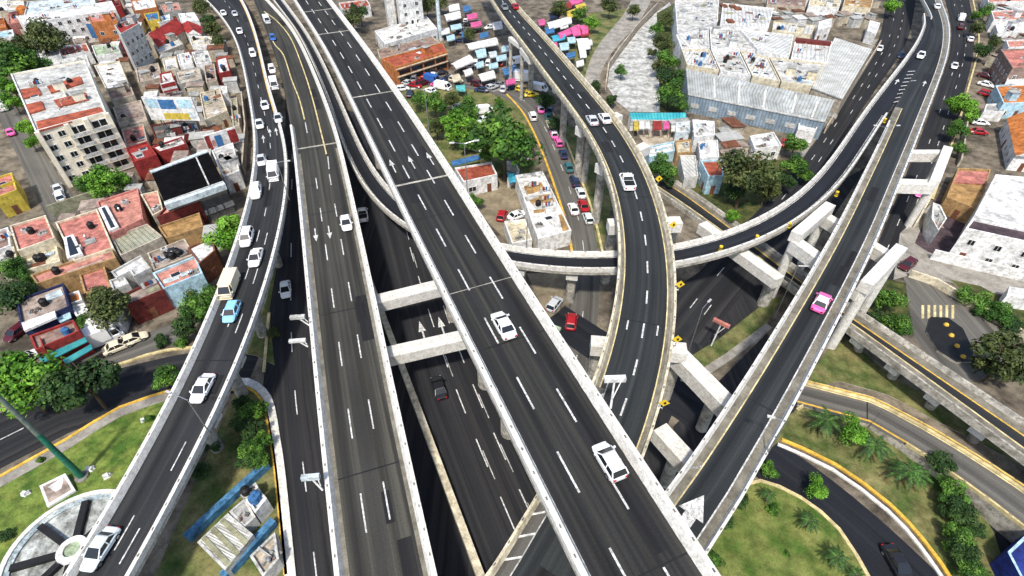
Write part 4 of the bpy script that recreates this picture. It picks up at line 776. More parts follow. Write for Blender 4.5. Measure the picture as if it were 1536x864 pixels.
t = hb('dark red rear edge'); add(t, 'red_edge', ['w_darkred'], lambda b: px_box(b, [(1194, 56), (1247, 62), (1247, 65), (1193, 60)], 7.3, 8.2))
t = hb('rust stained')
for q in ([(786, 279), (812, 273), (818, 284), (790, 291)], [(793, 296), (826, 290), (832, 302), (798, 306)], [(800, 315), (818, 313), (819, 317), (801, 319)], [(838, 322), (848, 320), (853, 346), (845, 350)]): add(t, 'rusty_sheet', ['r_ochre'], lambda b: px_box(b, q, 3.22, 3.4))
t = hb('brown roof hatches')
for x, y in ((1071, 4), (1092, 8), (1085, 5), (1081, 27)): p = P(x + 14, y + 6, 7); add(t, 'hatch', ['r_rust'], lambda b: b.box((p.x, p.y, 7), 2.2, 3, .6))
t = hb('rust roofed low'); 
add(t, 'round_wall', ['w_white'], lambda b: [b.prism([tuple((P(752, 268) + Vector((math.cos(a) * r_, math.sin(a) * r_, 0))).xy) for a, r_ in ((k * .35 - 1.2, 4.2), (k * .35 - .85, 4.2), (k * .35 - .85, 3.8), (k * .35 - 1.2, 3.8))], 0, 2.4) for k in range(7)])
for q, c_ in (([(676, 242), (716, 232), (722, 238), (680, 249)], 'w_blue'), ([(760, 258), (784, 262), (786, 270), (764, 274)], 'w_turq')): add(t, 'awning', [c_], lambda b: px_box(b, q, 2.5, 2.65))
# big sheds
def shed(label, px, h0, h1, roof, wall, lights=()):
    """mono-pitch shed: first two corners at h1 (far eave), last two at h0"""
    pts = [P(*px[0], h1), P(*px[1], h1), P(*px[2], h0), P(*px[3], h0)]; c = sum(pts, Vector()) / 4
    t = thing('factory_shed', label, 'factory shed', (c.x, c.y, 0)); b = MB(); L = (pts[1] - pts[0]).length
    b.poly(pts, 0, [(0, 0), (L, 0), (L, 20), (0, 20)]); b.build('roof', [roof], t)
    wb = MB()
    for i in range(4): a, d = pts[i], pts[(i + 1) % 4]; wb.poly([(a.x, a.y, -.1), (d.x, d.y, -.1), d - Vector((0, 0, .05)), a - Vector((0, 0, .05))], 0, [(0, 0), ((d - a).length, 0), ((d - a).length, 6), (0, 6)])
    wb.build('wall', [wall], t)
    for f in lights:
        q = [pts[0].lerp(pts[1], f), pts[0].lerp(pts[1], f + .014), pts[3].lerp(pts[2], f + .014), pts[3].lerp(pts[2], f)]; q = [q[0].lerp(q[3], .12), q[1].lerp(q[2], .12), q[1].lerp(q[2], .95), q[0].lerp(q[3], .95)]
        s_ = MB(); s_.poly([p + Vector((0, 0, .06)) for p in q]); s_.poly([p + Vector((0, 0, .02)) for p in q]); s_.build('skylight', ['paint_white'], t)
    g_ = MB(); a, d = pts[3], pts[2]; e = (d - a); g_.box((*((a + d) / 2).xy, h0 - .25), e.length, .35, .3, math.atan2(e.y, e.x)); g_.build('gutter', ['w_palegrey'], t)
    for i in range(7):
        p = a.lerp(d, (i + .5) / 7); g_ = MB(); n = Vector((e.y, -e.x, 0)).normalized() * .06; g_.box((p.x + n.x, p.y + n.y, 1.6), 2.2, .1, 1.2, math.atan2(e.y, e.x)); g_.build('vent_panel', ['w_palegrey'], t)
    return t
shed('big grey corrugated factory shed with white skylight strips and a bluish front wall', [(1029, 103), (1252, 150), (1238, 182), (1032, 141)], 5.0, 8.0, 'c_grey', 'c_wall', (.2, .38, .56, .76, .9))
shed('light grey corrugated shed beside the wide street', [(1252, 56), (1308, 74), (1264, 148), (1218, 131)], 7, 7.6, 'c_light', 'w_beige')
shed('black tar roofed hangar with a pale ridge strip and a white gutter', [(226, 256), (311, 225), (335, 272), (246, 303)], 7.4, 7.6, 'tar', 'w_darkgrey', ())
t = bpy.data.objects['factory_shed.002']; add(t, 'ridge_strip', ['w_palegrey'], lambda b: px_box(b, [(293, 236), (295, 235), (314, 276), (312, 277)], 7.6, 7.85))
add(t, 'fascia', ['w_paleblue'], lambda b: px_box(b, [(246, 304), (336, 273), (338, 276), (247, 308)], 6.6, 7.8))
add(t, 'fascia', ['w_paleblue'], lambda b: px_box(b, [(224, 256), (310, 224), (312, 227), (226, 259)], 7.4, 7.8))
shed('turquoise corrugated market shed roof beside the riverbed', [(944, 169), (1029, 169), (1030, 181), (947, 180)], 3, 3.6, 'c_turq', 'w_white')
# small sheds squeezed into the gaps of the left and upper blocks
FOOT = [[Vector(p) for p in v[1]] for v in HB.values()] + [[P(x, y, 13).xy for x, y in ((17, 113), (128, 92), (160, 170), (54, 199))], [P(x, y, 7).xy for x, y in ((226, 256), (311, 225), (335, 272), (246, 303))]]
def inpoly(p, q):
    r_ = False
    for i in range(len(q)):
        a, b_ = q[i], q[i - 1]
        if (a.y > p.y) != (b_.y > p.y) and p.x < (b_.x - a.x) * (p.y - a.y) / (b_.y - a.y) + a.x: r_ = not r_
    return r_
REG = [[(214, 48), (330, 60), (362, 140), (366, 250), (345, 300), (190, 300), (150, 130)], [(-20, 0), (210, -10), (215, 60), (150, 100), (-20, 60)], [(60, 330), (230, 290), (310, 300), (322, 380), (250, 460), (190, 480), (60, 460)], [(1012, 180), (1100, 186), (1130, 235), (1090, 245), (1012, 240)], [(1486, -5), (1545, -5), (1545, 130), (1500, 130)], [(1150, -10), (1310, -10), (1310, 30), (1150, 30)]]
REG = [[P(x, y, 3).xy for x, y in q] for q in REG]
SH = dict(white=('r_white', 'w_white', 'small white roofed shed squeezed between the houses'), grey=('r_grey', 'w_beige', 'small grey roofed shed squeezed between the houses'), rust=('r_rust', 'w_beige', 'small rusty roofed shed squeezed between the houses'), tan=('r_greybrown', 'w_cream', 'small tan roofed shed squeezed between the houses'), pale=('c_light', 'w_palegrey', 'small ribbed sheet roofed shed between the houses'))
ROADP = [(axA, 1.35), (lane_u, 1.1), (parked_l, 1.2), (market_st, 1.2)]
tries = made = 0
while made < 150 and tries < 12000:
    tries += 1; q = REG[random.choice((0, 0, 0, 0, 1, 1, 2, 2, 2, 3, 4, 5))]; xs = [p.x for p in q]; ys = [p.y for p in q]; p = Vector((random.uniform(min(xs), max(xs)), random.uniform(min(ys), max(ys)))); a = random.choice((.28, .28 + 1.571)); w1, w2 = random.uniform(1.1, 2.9), random.uniform(.9, 2.2)
    if not inpoly(p, q): continue
    u = Vector((math.cos(a), math.sin(a))); v = Vector((-u.y, u.x)); cs = [p + u * (w1 * sx) + v * (w2 * sy) for sx, sy in ((-1, -1), (1, -1), (1, 1), (-1, 1))]
    if any(inpoly(c_, f) or inpoly(p, f) for c_ in cs for f in FOOT) or any(inpoly(c2, cs) for f in FOOT for c2 in f): continue
    if any((r_.c[r_.near(p)].xy - p).length < r_.h[r_.near(p)] * m_ + 3 for r_, m_ in ROADP): continue
    FOOT.append(cs); made += 1; hh = random.uniform(2.4, 3.8); rf, wl, lab = SH[random.choice(tuple(SH))]; t = thing('shed', lab, 'shed', (p.x, p.y, 0), 'sheds between the houses'); b = MB(); b.prism([tuple(c_) for c_ in cs], -.1, hh, 0); b.build('wall', [wl], t)
    b = MB(); big = [p + (c_ - p) * 1.1 for c_ in cs]; tz = [hh + .06, hh + .06, hh + .4, hh + .4]; b.prism([tuple(c_) for c_ in big], [z - .05 for z in tz], [z + .06 for z in tz], 0, bottom=True); b.build('roof', [rf], t)
mat('w_dustblue', (.045, .16, .33), .85, .3, .6, (.09, .25, .42), dirt=.5)
# blue walled compound by the ramp
wall_px('compound_wall', 'bright blue painted long boundary wall on the verge beside the ramp', [(284, 812), (330, 768), (404, 700)], 1.3, .9, 'w_dustblue', 'wall', 'w_dustblue')
wall_px('compound_wall', 'dark blue boundary wall nearer the frontage road', [(338, 870), (368, 838), (414, 786)], 1.3, .9, 'w_dustblue', 'wall', 'w_dustblue')
t, *_ = house('long hut with white and grey striped corrugated roof inside the blue walls', [(296, 814), (342, 770), (380, 802), (338, 856)], 2.2, 'c_light', 'w_palegrey', 0, '', 0, rim=.1)
for k in range(3):
    f = .12 + k * .3; a, d = (296 + (342 - 296) * f, 814 - 44 * f), (336 + (379 - 336) * f, 858 - 55 * f); a2, d2 = (a[0] + 6, a[1] - 6), (d[0] + 6, d[1] - 7)
    add(t, 'roof_sheet', ['r_olive'], lambda b: px_box(b, [a, d, d2, a2], 2.22, 2.32))
t, *_ = house('small white cabin with two blue tanks inside the blue walls', [(370, 752), (390, 736), (402, 750), (384, 772)], 2.6, 'r_white', 'w_white', 0, 'uu', 0)
t, *_ = house('flat concrete roofed hut at the end of the blue compound', [(376, 836), (414, 800), (420, 840), (396, 868)], 2.0, 'r_beige', 'w_palegrey', 0, '', 2)
for lab, q, m in (('flat grey patched roof hut between striped hut and cabin', [(344, 768), (368, 748), (384, 776), (366, 792)], 'r_grey'), ('brown lean-to roof beside the two blue tanks', [(362, 742), (384, 724), (388, 732), (368, 750)], 'r_brown')): house(lab, q, 2.0, m, 'w_palegrey', 0, '', 1, rim=.15)
# garden walls and fences
for lab, px, h, m in (('ochre barred fence wall along the parking yard', [(1362, 415), (1400, 428), (1450, 458), (1500, 488), (1545, 518)], 1.6, 'w_cream'), ('white low wall beside the office with dark windows', [(1394, 388), (1450, 402), (1545, 424)], 2.2, 'w_white'),
                      ('pale street wall along the wide street and factory', [(1318, 70), (1268, 150), (1236, 200)], 2.2, 'w_beige'), ('long channel wall curving beside the riverbed', [(985, 14), (957, 44), (928, 82), (912, 106), (908, 135)], 2.5, 'w_beige'),
                      ('yellow topped narrow wall beneath the portal frame street', [(1402, 282), (1388, 310), (1370, 342)], 1.4, 'w_cream'), ('pale brown garden wall between the right hand houses and the street', [(1448, 172), (1444, 205), (1436, 250)], 2.0, 'w_beige'),
                      ('rough wall between the left block and the ramp', [(366, 150), (372, 200), (368, 262)], 2.6, 'w_beige'), ('grey wall between the lane and the pink roofs', [(80, 326), (148, 303)], 2.8, 'w_olive')):
    wall_px('garden_wall', lab, px, h, .35, m)
# ------------------------------------------------------------------ vehicles
def loft_x(b, st, mi=0):                  # st: x, half width, z low, z high
    rows = []
    for x, hw, z0, z1 in st:
        r = min(.12, hw * .25, (z1 - z0) * .3); rows.append([(x, -hw + r, z0), (x, hw - r, z0), (x, hw, z0 + r), (x, hw, z1 - r * 1.6), (x, hw - r * 1.6, z1), (x, -hw + r * 1.6, z1), (x, -hw, z1 - r * 1.6), (x, -hw, z0 + r)])
    for a, c in zip(rows, rows[1:]):
        for i in range(8): j = (i + 1) % 8; b.poly([a[i], a[j], c[j], c[i]], mi)
    b.poly(rows[0][::-1], mi); b.poly(rows[-1], mi)
def frust(b, x0, x1, hw, z0, X0, X1, HW, z1, mi=0):
    lo = [(x0, -hw, z0), (x1, -hw, z0), (x1, hw, z0), (x0, hw, z0)]; hi = [(X0, -HW, z1), (X1, -HW, z1), (X1, HW, z1), (X0, HW, z1)]
    b.poly(hi, mi)
    for i in range(4): j = (i + 1) % 4; b.poly([lo[i], lo[j], hi[j], hi[i]], mi)
    return lo, hi
KIND = dict(sedan=dict(L=4.5, cab=(-1.6, 1.15, -.95, .3), z=(.92, 1.42)), hatch=dict(L=4.0, cab=(-1.9, 1.1, -1.5, .35), z=(.95, 1.5)), suv=dict(L=4.6, cab=(-2.15, 1.2, -1.85, .55), z=(1.1, 1.75)),
            pickup=dict(L=5.2, cab=(-.5, 1.35, -.25, .75), z=(1.05, 1.75)), van=dict(L=5.2, cab=(1.2, 2.45, .9, 1.75), z=(1.15, 2.05)), truck=dict(L=6.8, cab=(1.9, 3.1, 1.8, 2.75), z=(1.3, 2.3)))
CARM = {}
def wheel_mesh():
    b = MB(); b.tube((0, -.11, 0), (0, .11, 0), .33, .33, 14); return b.mesh('wheel', ['rubber'])
WHEEL = wheel_mesh(); _b = MB(); _b.tube((0, -.125, 0), (0, .125, 0), .2, .2, 10); RIM = _b.mesh('rim', ['steel'])
def car_meshes(kind, col):
    if (kind, col) in CARM: return CARM[(kind, col)]
    k = KIND[kind]; h = k['L'] / 2; x0, x1, X0, X1 = k['cab']; zb, zt = k['z']; cm = 'car_' + ('pink' if col == 'taxi' else col); out = []; W = 1.02 if kind in ('truck', 'van', 'pickup') else .9
    b = MB(); hood = zb - .16
    loft_x(b, [(-h, W * .74, .42, zb - .2), (-h + .12, W * .93, .3, zb - .08), (-h + .6, W, .24, zb), (x0 + .3, W, .22, zb + .03), (x1 - .2, W, .22, zb + .02), (x1 + .25, W * .99, .24, hood + .08), (h - .45, W * .94, .28, hood), (h - .1, W * .82, .32, hood - .16), (h, W * .6, .4, hood - .28)])
    if kind == 'pickup':
        b.poly([(-h + .25, -.85, zb + .04), (-.6, -.85, zb + .04), (-.6, .85, zb + .04), (-h + .25, .85, zb + .04)], 1)
        for y in (-.92, .92): b.box((-h / 2 - .3, y, zb), h - .6, .12, .22)
        b.box((-h + .1, 0, zb), .12, 1.9, .22)
    if kind == 'van': b.box((-.55, 0, .5), 4.0, 2.0, 1.65, 0, 0, .96)
    if kind == 'truck': b.box((-.85, 0, .95), 5.0, 2.3, 2.2, 0, 2)
    out.append(('body', b.mesh('body', [cm, 'black', 'car_white']), (0, 0, 0)))
    g_ = MB(); lo, hi = frust(g_, x0, x1, W * .9, zb - .03, X0, X1, W * .7, zt); out.append(('window_glass', g_.mesh('window_glass', ['glass_dark']), (0, 0, 0)))
    rf = MB(); frust(rf, X0 - .08, X1 + .08, W * .76, zt - .05, X0 + .1, X1 - .12, W * .62, zt + .06)
    for a, c in zip(lo, hi): rf.tube((a[0], a[1] * 1.02, a[2]), (c[0], c[1] * 1.04, c[2]), .07, .06, 6, caps=False)
    if kind != 'truck':
        m = (X0 + X1) / 2 - .1
        for s_ in (-1, 1): rf.tube((m, s_ * W * .92, zb), (m, s_ * W * .73, zt), .06, .06, 6, caps=False)
    out.append(('roof', rf.mesh('roof', ['car_white' if col == 'taxi' else cm]), (0, 0, 0)))
    for s_ in (-1, 1):
        q = MB(); q.box((h - .16, s_ * W * .62, hood - .36), .14, .34, .15); out.append(('headlight', q.mesh('headlight', ['lamp_glass']), (0, 0, 0)))
        q = MB(); q.box((-h + .04, s_ * W * .66, zb - .36), .12, .28, .2); out.append(('taillight', q.mesh('taillight', ['tail_red']), (0, 0, 0)))
        q = MB(); q.box((x1 - .25, s_ * (W + .1), zb - .03), .18, .2, .14); out.append(('mirror', q.mesh('mirror', [cm]), (0, 0, 0)))
    CARM[(kind, col)] = out; return out
def car(kind, col, px, py, hx, hy, label, road=None, group='cars on the roads', z=None):
    if road is not None:
        i = road.near(P(px, py, road.c[road.n // 2].z).xy)
        for _ in range(3): i = road.near(P(px, py, road.c[i].z + .7).xy)
        z = road.c[i].z + .01
    elif z is None: z = .04
    p = P(px, py, z + .7); a = heading(px, py, hx, hy, z)
    if road is not None:
        tg = road.t[i].copy(); d = Vector((math.cos(a), math.sin(a), 0)); tg = tg if tg.dot(d) > 0 else -tg; a = math.atan2(tg.y, tg.x)
    nm = {'sedan': 'sedan', 'hatch': 'hatchback', 'suv': 'suv', 'pickup': 'pickup_truck', 'van': 'van', 'truck': 'box_truck'}[kind]
    if col == 'taxi': nm = 'taxi'
    t = thing(nm, label, {'pickup': 'pickup truck', 'truck': 'truck', 'van': 'van'}.get(kind, 'taxi' if col == 'taxi' else 'car'), (p.x, p.y, z), group); t.rotation_euler = (0, 0, a)
    if road is not None: pass
    for n, me, l in car_meshes(kind, col): child(n, me, t, l)
    h = KIND[kind]['L'] / 2; W = 1.0 if kind in ('truck', 'van', 'pickup') else .88
    for sx in (-h + .85, h - .85):
        for s_ in (-1, 1): w_ = child('wheel', WHEEL, t, (sx, s_ * (W - .08), .33)); child('rim', RIM, w_)
    return t
GA, GP = 'cars driving on the elevated roads', 'cars parked or queuing at street level'
for a in [
 ('sedan', 'white', 755, 486, -8, -20, 'white sedan alone in the middle lane of the broad viaduct', axB, GA), ('hatch', 'white', 914, 690, -10, -22, 'white hatchback nearest the viewer on the broad viaduct beside a lane dash', axB, GA),
 ('sedan', 'white', 519, 333, 1, 10, 'white sedan on the grey three lane viaduct next to the painted arrows', axW, GA),
 ('sedan', 'taxi', 1233, 452, 10, -20, 'pink and white taxi alone on the straight one way bridge', axD, GA),
 ('sedan', 'white', 1382, 82, 2, 10, 'white car just above the hatched gore of the straight bridge', axD, GA), ('sedan', 'white', 1406, 9, 1, -10, 'white car at the top edge of the straight bridge', axD, GA),
 ('sedan', 'silver', 888, 179, -10, -12, 'silver car beside the white one on the curved bridge', axC, GA), ('sedan', 'white', 907, 176, -10, -12, 'white car beside the silver one on the curved bridge', axC, GA), ('pickup', 'white', 941, 271, -3, -10, 'white pickup following the pair on the curved bridge', axC, GA),
 ('sedan', 'red', 773, 9, -10, -10, 'red car at the far end of the curved bridge', axC, GA), ('sedan', 'grey', 757, 10, 8, 10, 'dark grey car beside the red one at the far end of the curved bridge', axC, GA),
 ('sedan', 'white', 303, 581, -10, 20, 'white sedan on the left ramp above the lawn, beside a lamp post', axA, GA), ('hatch', 'skyblue', 347, 467, -8, 20, 'light blue hatchback on the left ramp', axA, GA), ('van', 'cream', 344, 428, -6, 20, 'cream van hugging the parapet ahead of the light blue car', axA, GA),
 ('sedan', 'white', 383, 385, -4, 20, 'white sedan behind the cream van on the left ramp', axA, GA), ('suv', 'white', 370, 356, -4, 20, 'white suv by the parapet opposite the lime tree on the left ramp', axA, GA), ('van', 'white', 410, 259, 0, 20, 'white van in the inner lane of the left ramp', axA, GA),
 ('suv', 'white', 384, 287, -1, 20, 'white suv in the outer lane behind the white van', axA, GA), ('sedan', 'silver', 392, 239, 0, 20, 'silver sedan just behind the white van in the outer lane', axA, GA), ('sedan', 'palegrey', 389, 185, 1, 20, 'pale blue grey sedan before the lane arrows of the left ramp', axA, GA),
 ('sedan', 'white', 397, 157, 1, 20, 'white sedan beyond the lane arrows of the left ramp', axA, GA), ('suv', 'white', 379, 80, 5, 20, 'white suv high up on the left ramp, alone in its lane', axA, GA), ('sedan', 'white', 359, 46, 8, 20, 'white sedan third from the far end of the left ramp', axA, GA), ('sedan', 'silver', 352, 20, 8, 14, 'silver car of the pair at the far end of the left ramp', axA, GA), ('sedan', 'white', 335, 19, 8, 14, 'white car of the pair at the far end of the left ramp', axA, GA),
 ('sedan', 'palegrey', 149, 822, -12, 24, 'pale grey sedan beside the round fountain on the left ramp', axA, GA),
 ('van', 'white', 411, 126, 1, 12, 'white van in the yellow edged merging strip', axW, GA), ('suv', 'white', 408, 104, 2, 12, 'white suv in the yellow edged merging strip', axW, GA), ('sedan', 'silver', 417, 176, 1, 12, 'silver car at the tip of the merging strip', axW, GA), ('hatch', 'blue', 409, 56, 2, 10, 'blue hatchback far up between the yellow edge lines', axW, GA), ('van', 'white', 400, 30, 3, 10, 'white van at the far end of the yellow edged strips', axW, GA), 
 ('sedan', 'white', 428, 433, 1, 20, 'white sedan on the dark side road between ramp and grey viaduct', None, GP), ('pickup', 'white', 544, 321, -2, -14, 'white pickup emerging from under the grey viaduct', None, GP), ('sedan', 'black', 658, 580, -6, -20, 'black car on the motorway under the broad viaduct', None, GP),
 ('suv', 'darkred', 1441, 40, 0, -10, 'dark red suv on the street east of the straight bridge', None, GP), ('van', 'white', 1442, 27, 0, -10, 'white van ahead of the dark red suv', None, GP), ('sedan', 'white', 1456, 58, 0, -10, 'white car at the kerb behind the dark red suv', None, GP), ('sedan', 'white', 1432, 98, -1, 10, 'white car alone on the street east of the straight bridge', None, GP), ('sedan', 'taxi', 1381, 287, -3, 10, 'pink and white taxi in the shade under the portal frame', None, GP),
 ('hatch', 'darkred', 1362, 396, -8, 6, 'dark red hatchback at the street corner beside the portal frame column', None, GP),
 ('suv', 'white', 799, 174, -4, -10, 'white suv driving up the curved market street', None, GP), ('sedan', 'taxi', 811, 163, -4, -10, 'pink taxi at the head of the row on the market street', None, GP), ('sedan', 'teal', 822, 174, -4, -10, 'teal car second in the row on the market street', None, GP), ('sedan', 'cream', 825, 185, -4, -10, 'cream car parked just above the two pink taxis', None, GP),
 ('sedan', 'taxi', 831, 201, -4, -10, 'pink taxi behind the cream car', None, GP), ('hatch', 'pink', 838, 213, -4, -10, 'plain pink hatchback between taxi and navy car', None, GP), ('sedan', 'navy', 845, 230, -4, -10, 'navy car parked below the pink ones', None, GP), ('sedan', 'teal', 853, 250, -4, -10, 'dark teal car parked beside the grass verge', None, GP), ('suv', 'navy', 862, 271, -4, -10, 'navy suv parked beside the bridge column', None, GP),
 ('sedan', 'palegrey', 871, 288, -4, -10, 'pale grey car parked behind the navy suv', None, GP), ('sedan', 'white', 860, 312, -4, -10, 'white car driving beside the long white building', None, GP), ('sedan', 'red', 875, 307, -4, -10, 'red car parked opposite the long white building', None, GP), ('hatch', 'palegrey', 882, 326, -4, -10, 'pale hatchback last in the row before the loop ramp', None, GP), ('sedan', 'white', 788, 232, -6, -9, 'white car in the shade of the big tree', None, GP),
 ('hatch', 'red', 857, 481, 2, -14, 'small red hatchback in the shadow below the loop ramp', None, GP), ('hatch', 'red', 753, 322, 4, -10, 'red car beside the low cream shed', None, GP), ('sedan', 'white', 776, 322, 8, -3, 'white car beside the rust stained building', None, GP), ('hatch', 'silver', 832, 455, 6, -8, 'silver hatchback on the dirt below the loop ramp', None, GP),
 ('suv', 'palegrey', 90, 294, -4, -10, 'pale grey suv parked in the side lane by the hedge', None, GP), ('sedan', 'silver', 86, 281, -4, -10, 'silver car parked in the side lane above the pale suv', None, GP), ('sedan', 'cream', 177, 518, 10, -4, 'cream car parked on the slip street, front one', None, GP), ('sedan', 'cream', 198, 508, 10, -4, 'cream car parked on the slip street, behind the other cream one', None, GP), ('truck', 'white', 150, 510, 10, -4, 'white box truck parked by the turquoise awnings', None, GP),
 ('sedan', 'pink', 15, 197, -4, -10, 'pink car in the side lane beside the apartment block', None, GP), ('van', 'white', 4, 160, -4, -10, 'white van at the edge in the side lane', None, GP), ('hatch', 'darkred', 24, 498, -8, 6, 'dark red hatchback beside the grey brown square roof', None, GP), ('sedan', 'white', 36, 540, -8, 6, 'white car at the street corner below the shop', None, GP),
 ('sedan', 'white', 1471, 183, 10, 1, 'white car parked next to the red one in the front court', None, GP), ('sedan', 'red', 1469, 197, 10, 1, 'bright red car parked in the front court behind the lime trees', None, GP), ('sedan', 'darkred', 1479, 113, 8, 2, 'dark red car in front of the dark blank wall', None, GP), ('sedan', 'white', 1480, 126, 8, 2, 'white car between two red cars in a driveway', None, GP), ('hatch', 'red', 1480, 140, 8, 2, 'small red hatchback beside the orange tiled house', None, GP),
 ('sedan', 'black', 1348, 846, 8, 14, 'dark car with a pale hood on the dark loop road', None, GP), ('sedan', 'white', 1256, 26, 10, 2, 'white car in the factory corner yard, nearer the white box house', None, GP), ('sedan', 'palegrey', 1274, 32, 10, 2, 'pale car in the factory corner yard, farther from the box house', None, GP), ('sedan', 'red', 1178, 213, 4, -8, 'red car by the white house below the big shed', None, GP), ('sedan', 'white', 1320, 72, -4, 10, 'white car at the kerb beside the light grey shed', None, GP), ('sedan', 'navy', 1352, 82, -4, 10, 'navy car on the wide street beside the loop ramp parapet', None, GP),
 ('sedan', 'white', 1285, 228, -6, 10, 'white car on the shaded street next to the gore', None, GP),
]: car(*a[:8], group=a[8])
MK = [('white', 604, 132, 'hatch', 'white hatchback nearest the broad viaduct by the market hall'), ('red', 622, 127, 'sedan', 'red car in front of the market hall'), ('darkred', 634, 124, 'suv', 'dark red suv in front of the market hall'), ('blue', 648, 119, 'van', 'blue van before the market hall'), ('silver', 612, 124, 'sedan', 'silver car squeezed by the market hall wall'),
      ('pink', 656, 127, 'sedan', 'pink car between white tents and market hall'), ('white', 664, 130, 'van', 'white van parked on the market street bend'), ('navy', 672, 117, 'sedan', 'navy car under the edge of the white tent'), ('black', 662, 108, 'sedan', 'black car behind the blue van'), ('white', 645, 135, 'sedan', 'white car on the verge before the park trees'),
      ('cream', 684, 120, 'suv', 'cream suv beside the white tent'), ('darkred', 717, 126, 'suv', 'dark red suv on the market street'), ('silver', 737, 130, 'sedan', 'silver car below the second white tent'), ('navy', 722, 134, 'sedan', 'navy car below the second white tent'), ('grey', 748, 126, 'sedan', 'grey car beside the lamp mast at the market'),
      ('navy', 770, 130, 'sedan', 'navy car beside the yellow ones'), ('yellow', 783, 134, 'hatch', 'yellow hatchback under the curved bridge'), ('yellow', 797, 141, 'sedan', 'yellow sedan at the street bend under the curved bridge'), ('white', 808, 132, 'van', 'white van next to the bush under the curved bridge'), ('brown', 815, 127, 'sedan', 'brown car next to the bush under the curved bridge'), ('white', 779, 118, 'truck', 'white box truck among the bridge columns'), ('white', 776, 92, 'van', 'white van between the bridge columns'),
      ('white', 725, 166, 'van', 'white van parked among the park trees'), ('palegrey', 727, 178, 'sedan', 'pale car parked among the park trees'), ('white', 688, 160, 'sedan', 'white car half hidden by the park trees'), ('white', 711, 221, 'suv', 'white suv by the blue awning near the park'), ('navy', 690, 60, 'sedan', 'navy car behind the white tents'), ('black', 700, 36, 'sedan', 'black car beyond the tents'), ('grey', 692, 44, 'sedan', 'grey car beyond the tents'), ('darkred', 712, 46, 'sedan', 'dark red car beside the bridge piers'), ('white', 735, 40, 'sedan', 'white car beside the far bridge piers')]
for i, (c_, x, y, k, lab) in enumerate(MK): car(k, c_, x, y, (10, -4) if False else random.choice((10, -10, 9)), random.choice((-3, -1, 2)), lab, None, 'vehicles crowding the market')
# ------------------------------------------------------------------ trees
def crown_mesh(seed, pal, n=1500, lobes=9, open_=.0, leaf=.085):
    rnd = random.Random(seed); b = MB(); L = []
    for i in range(lobes):
        while True:
            p = Vector((rnd.uniform(-1, 1), rnd.uniform(-1, 1), rnd.uniform(-.8, 1)))
            if p.length < 1: break
        L.append((p * .72, rnd.uniform(.2, .46), rnd.random()))
    L.append((Vector((rnd.uniform(-.15, .15), rnd.uniform(-.15, .15), -.05)), .5, .4))
    for i in range(n):
        c, r, tone = L[rnd.randrange(len(L))]
        d = Vector((rnd.gauss(0, 1), rnd.gauss(0, 1), rnd.gauss(.25, 1))).normalized(); rr = r * (rnd.uniform(.72, 1.1) if rnd.random() < .8 else rnd.uniform(.1, .8)); p = c + d * rr; p.z *= .85
        nrm = (d + Vector((rnd.gauss(0, .5), rnd.gauss(0, .5), rnd.gauss(.3, .5)))).normalized(); a = nrm.orthogonal().normalized(); q = rnd.random() * 6.28; u = a * math.cos(q) + nrm.cross(a) * math.sin(q); v = nrm.cross(u); s_ = leaf * rnd.uniform(.6, 1.5)
        tt = tone + rnd.gauss(0, .2); mi = 0 if tt < .33 else (1 if tt < .72 else 2)
        b.poly([p - u * s_, p - v * s_ * .55, p + u * s_, p + v * s_ * .55], mi)
    return b.mesh('crown', [f'leaf_{pal}_{i}' for i in range(3)])
CROWN = {p: [crown_mesh(k * 7 + j, p, 3200, 14, leaf=.062) for k in range(3)] for j, p in enumerate(('bright', 'mid', 'dark', 'olive'))}
def trunk_mesh(seed):
    rnd = random.Random(seed); b = MB(); b.tube((0, 0, -.05), (0, 0, .62), .06, .042, 8)
    for k in range(5):
        a = k * 1.26 + rnd.random(); e = Vector((math.cos(a) * .3, math.sin(a) * .3, .95 + rnd.random() * .3)); b.tube((0, 0, .5 + .1 * rnd.random()), e, .03, .012, 6); b.tube(e, e + Vector((math.cos(a + .5) * .18, math.sin(a + .5) * .18, .2)), .013, .006, 5)
    return b.mesh('trunk', ['bark'])
TRUNK = [trunk_mesh(k) for k in range(3)]
TG = 'trees and bushes of the junction'
def tree(px, py, rp, pal, label, tall=1.35, group=TG, sq=1.0, name='tree'):
    r = rp * 1.16 * mpp(px, py, 4); zc = r * tall; p = P(px, py, zc); t = thing(name, label, 'tree' if name == 'tree' else name, (p.x, p.y, 0), group); k = random.randrange(3)
    cr = child('crown', CROWN[pal][k], t, (0, 0, zc), random.random() * 6.28, (r * 1.12, r * 1.12 * sq, r * 1.05)); child('trunk', TRUNK[k], t, (0, 0, 0), random.random() * 6, (r * 1.0, r * 1.0, zc)); return t
def bush(px, py, rp, pal, label): return tree(px, py, rp, pal, label, .62, TG, 1.0, 'bush')
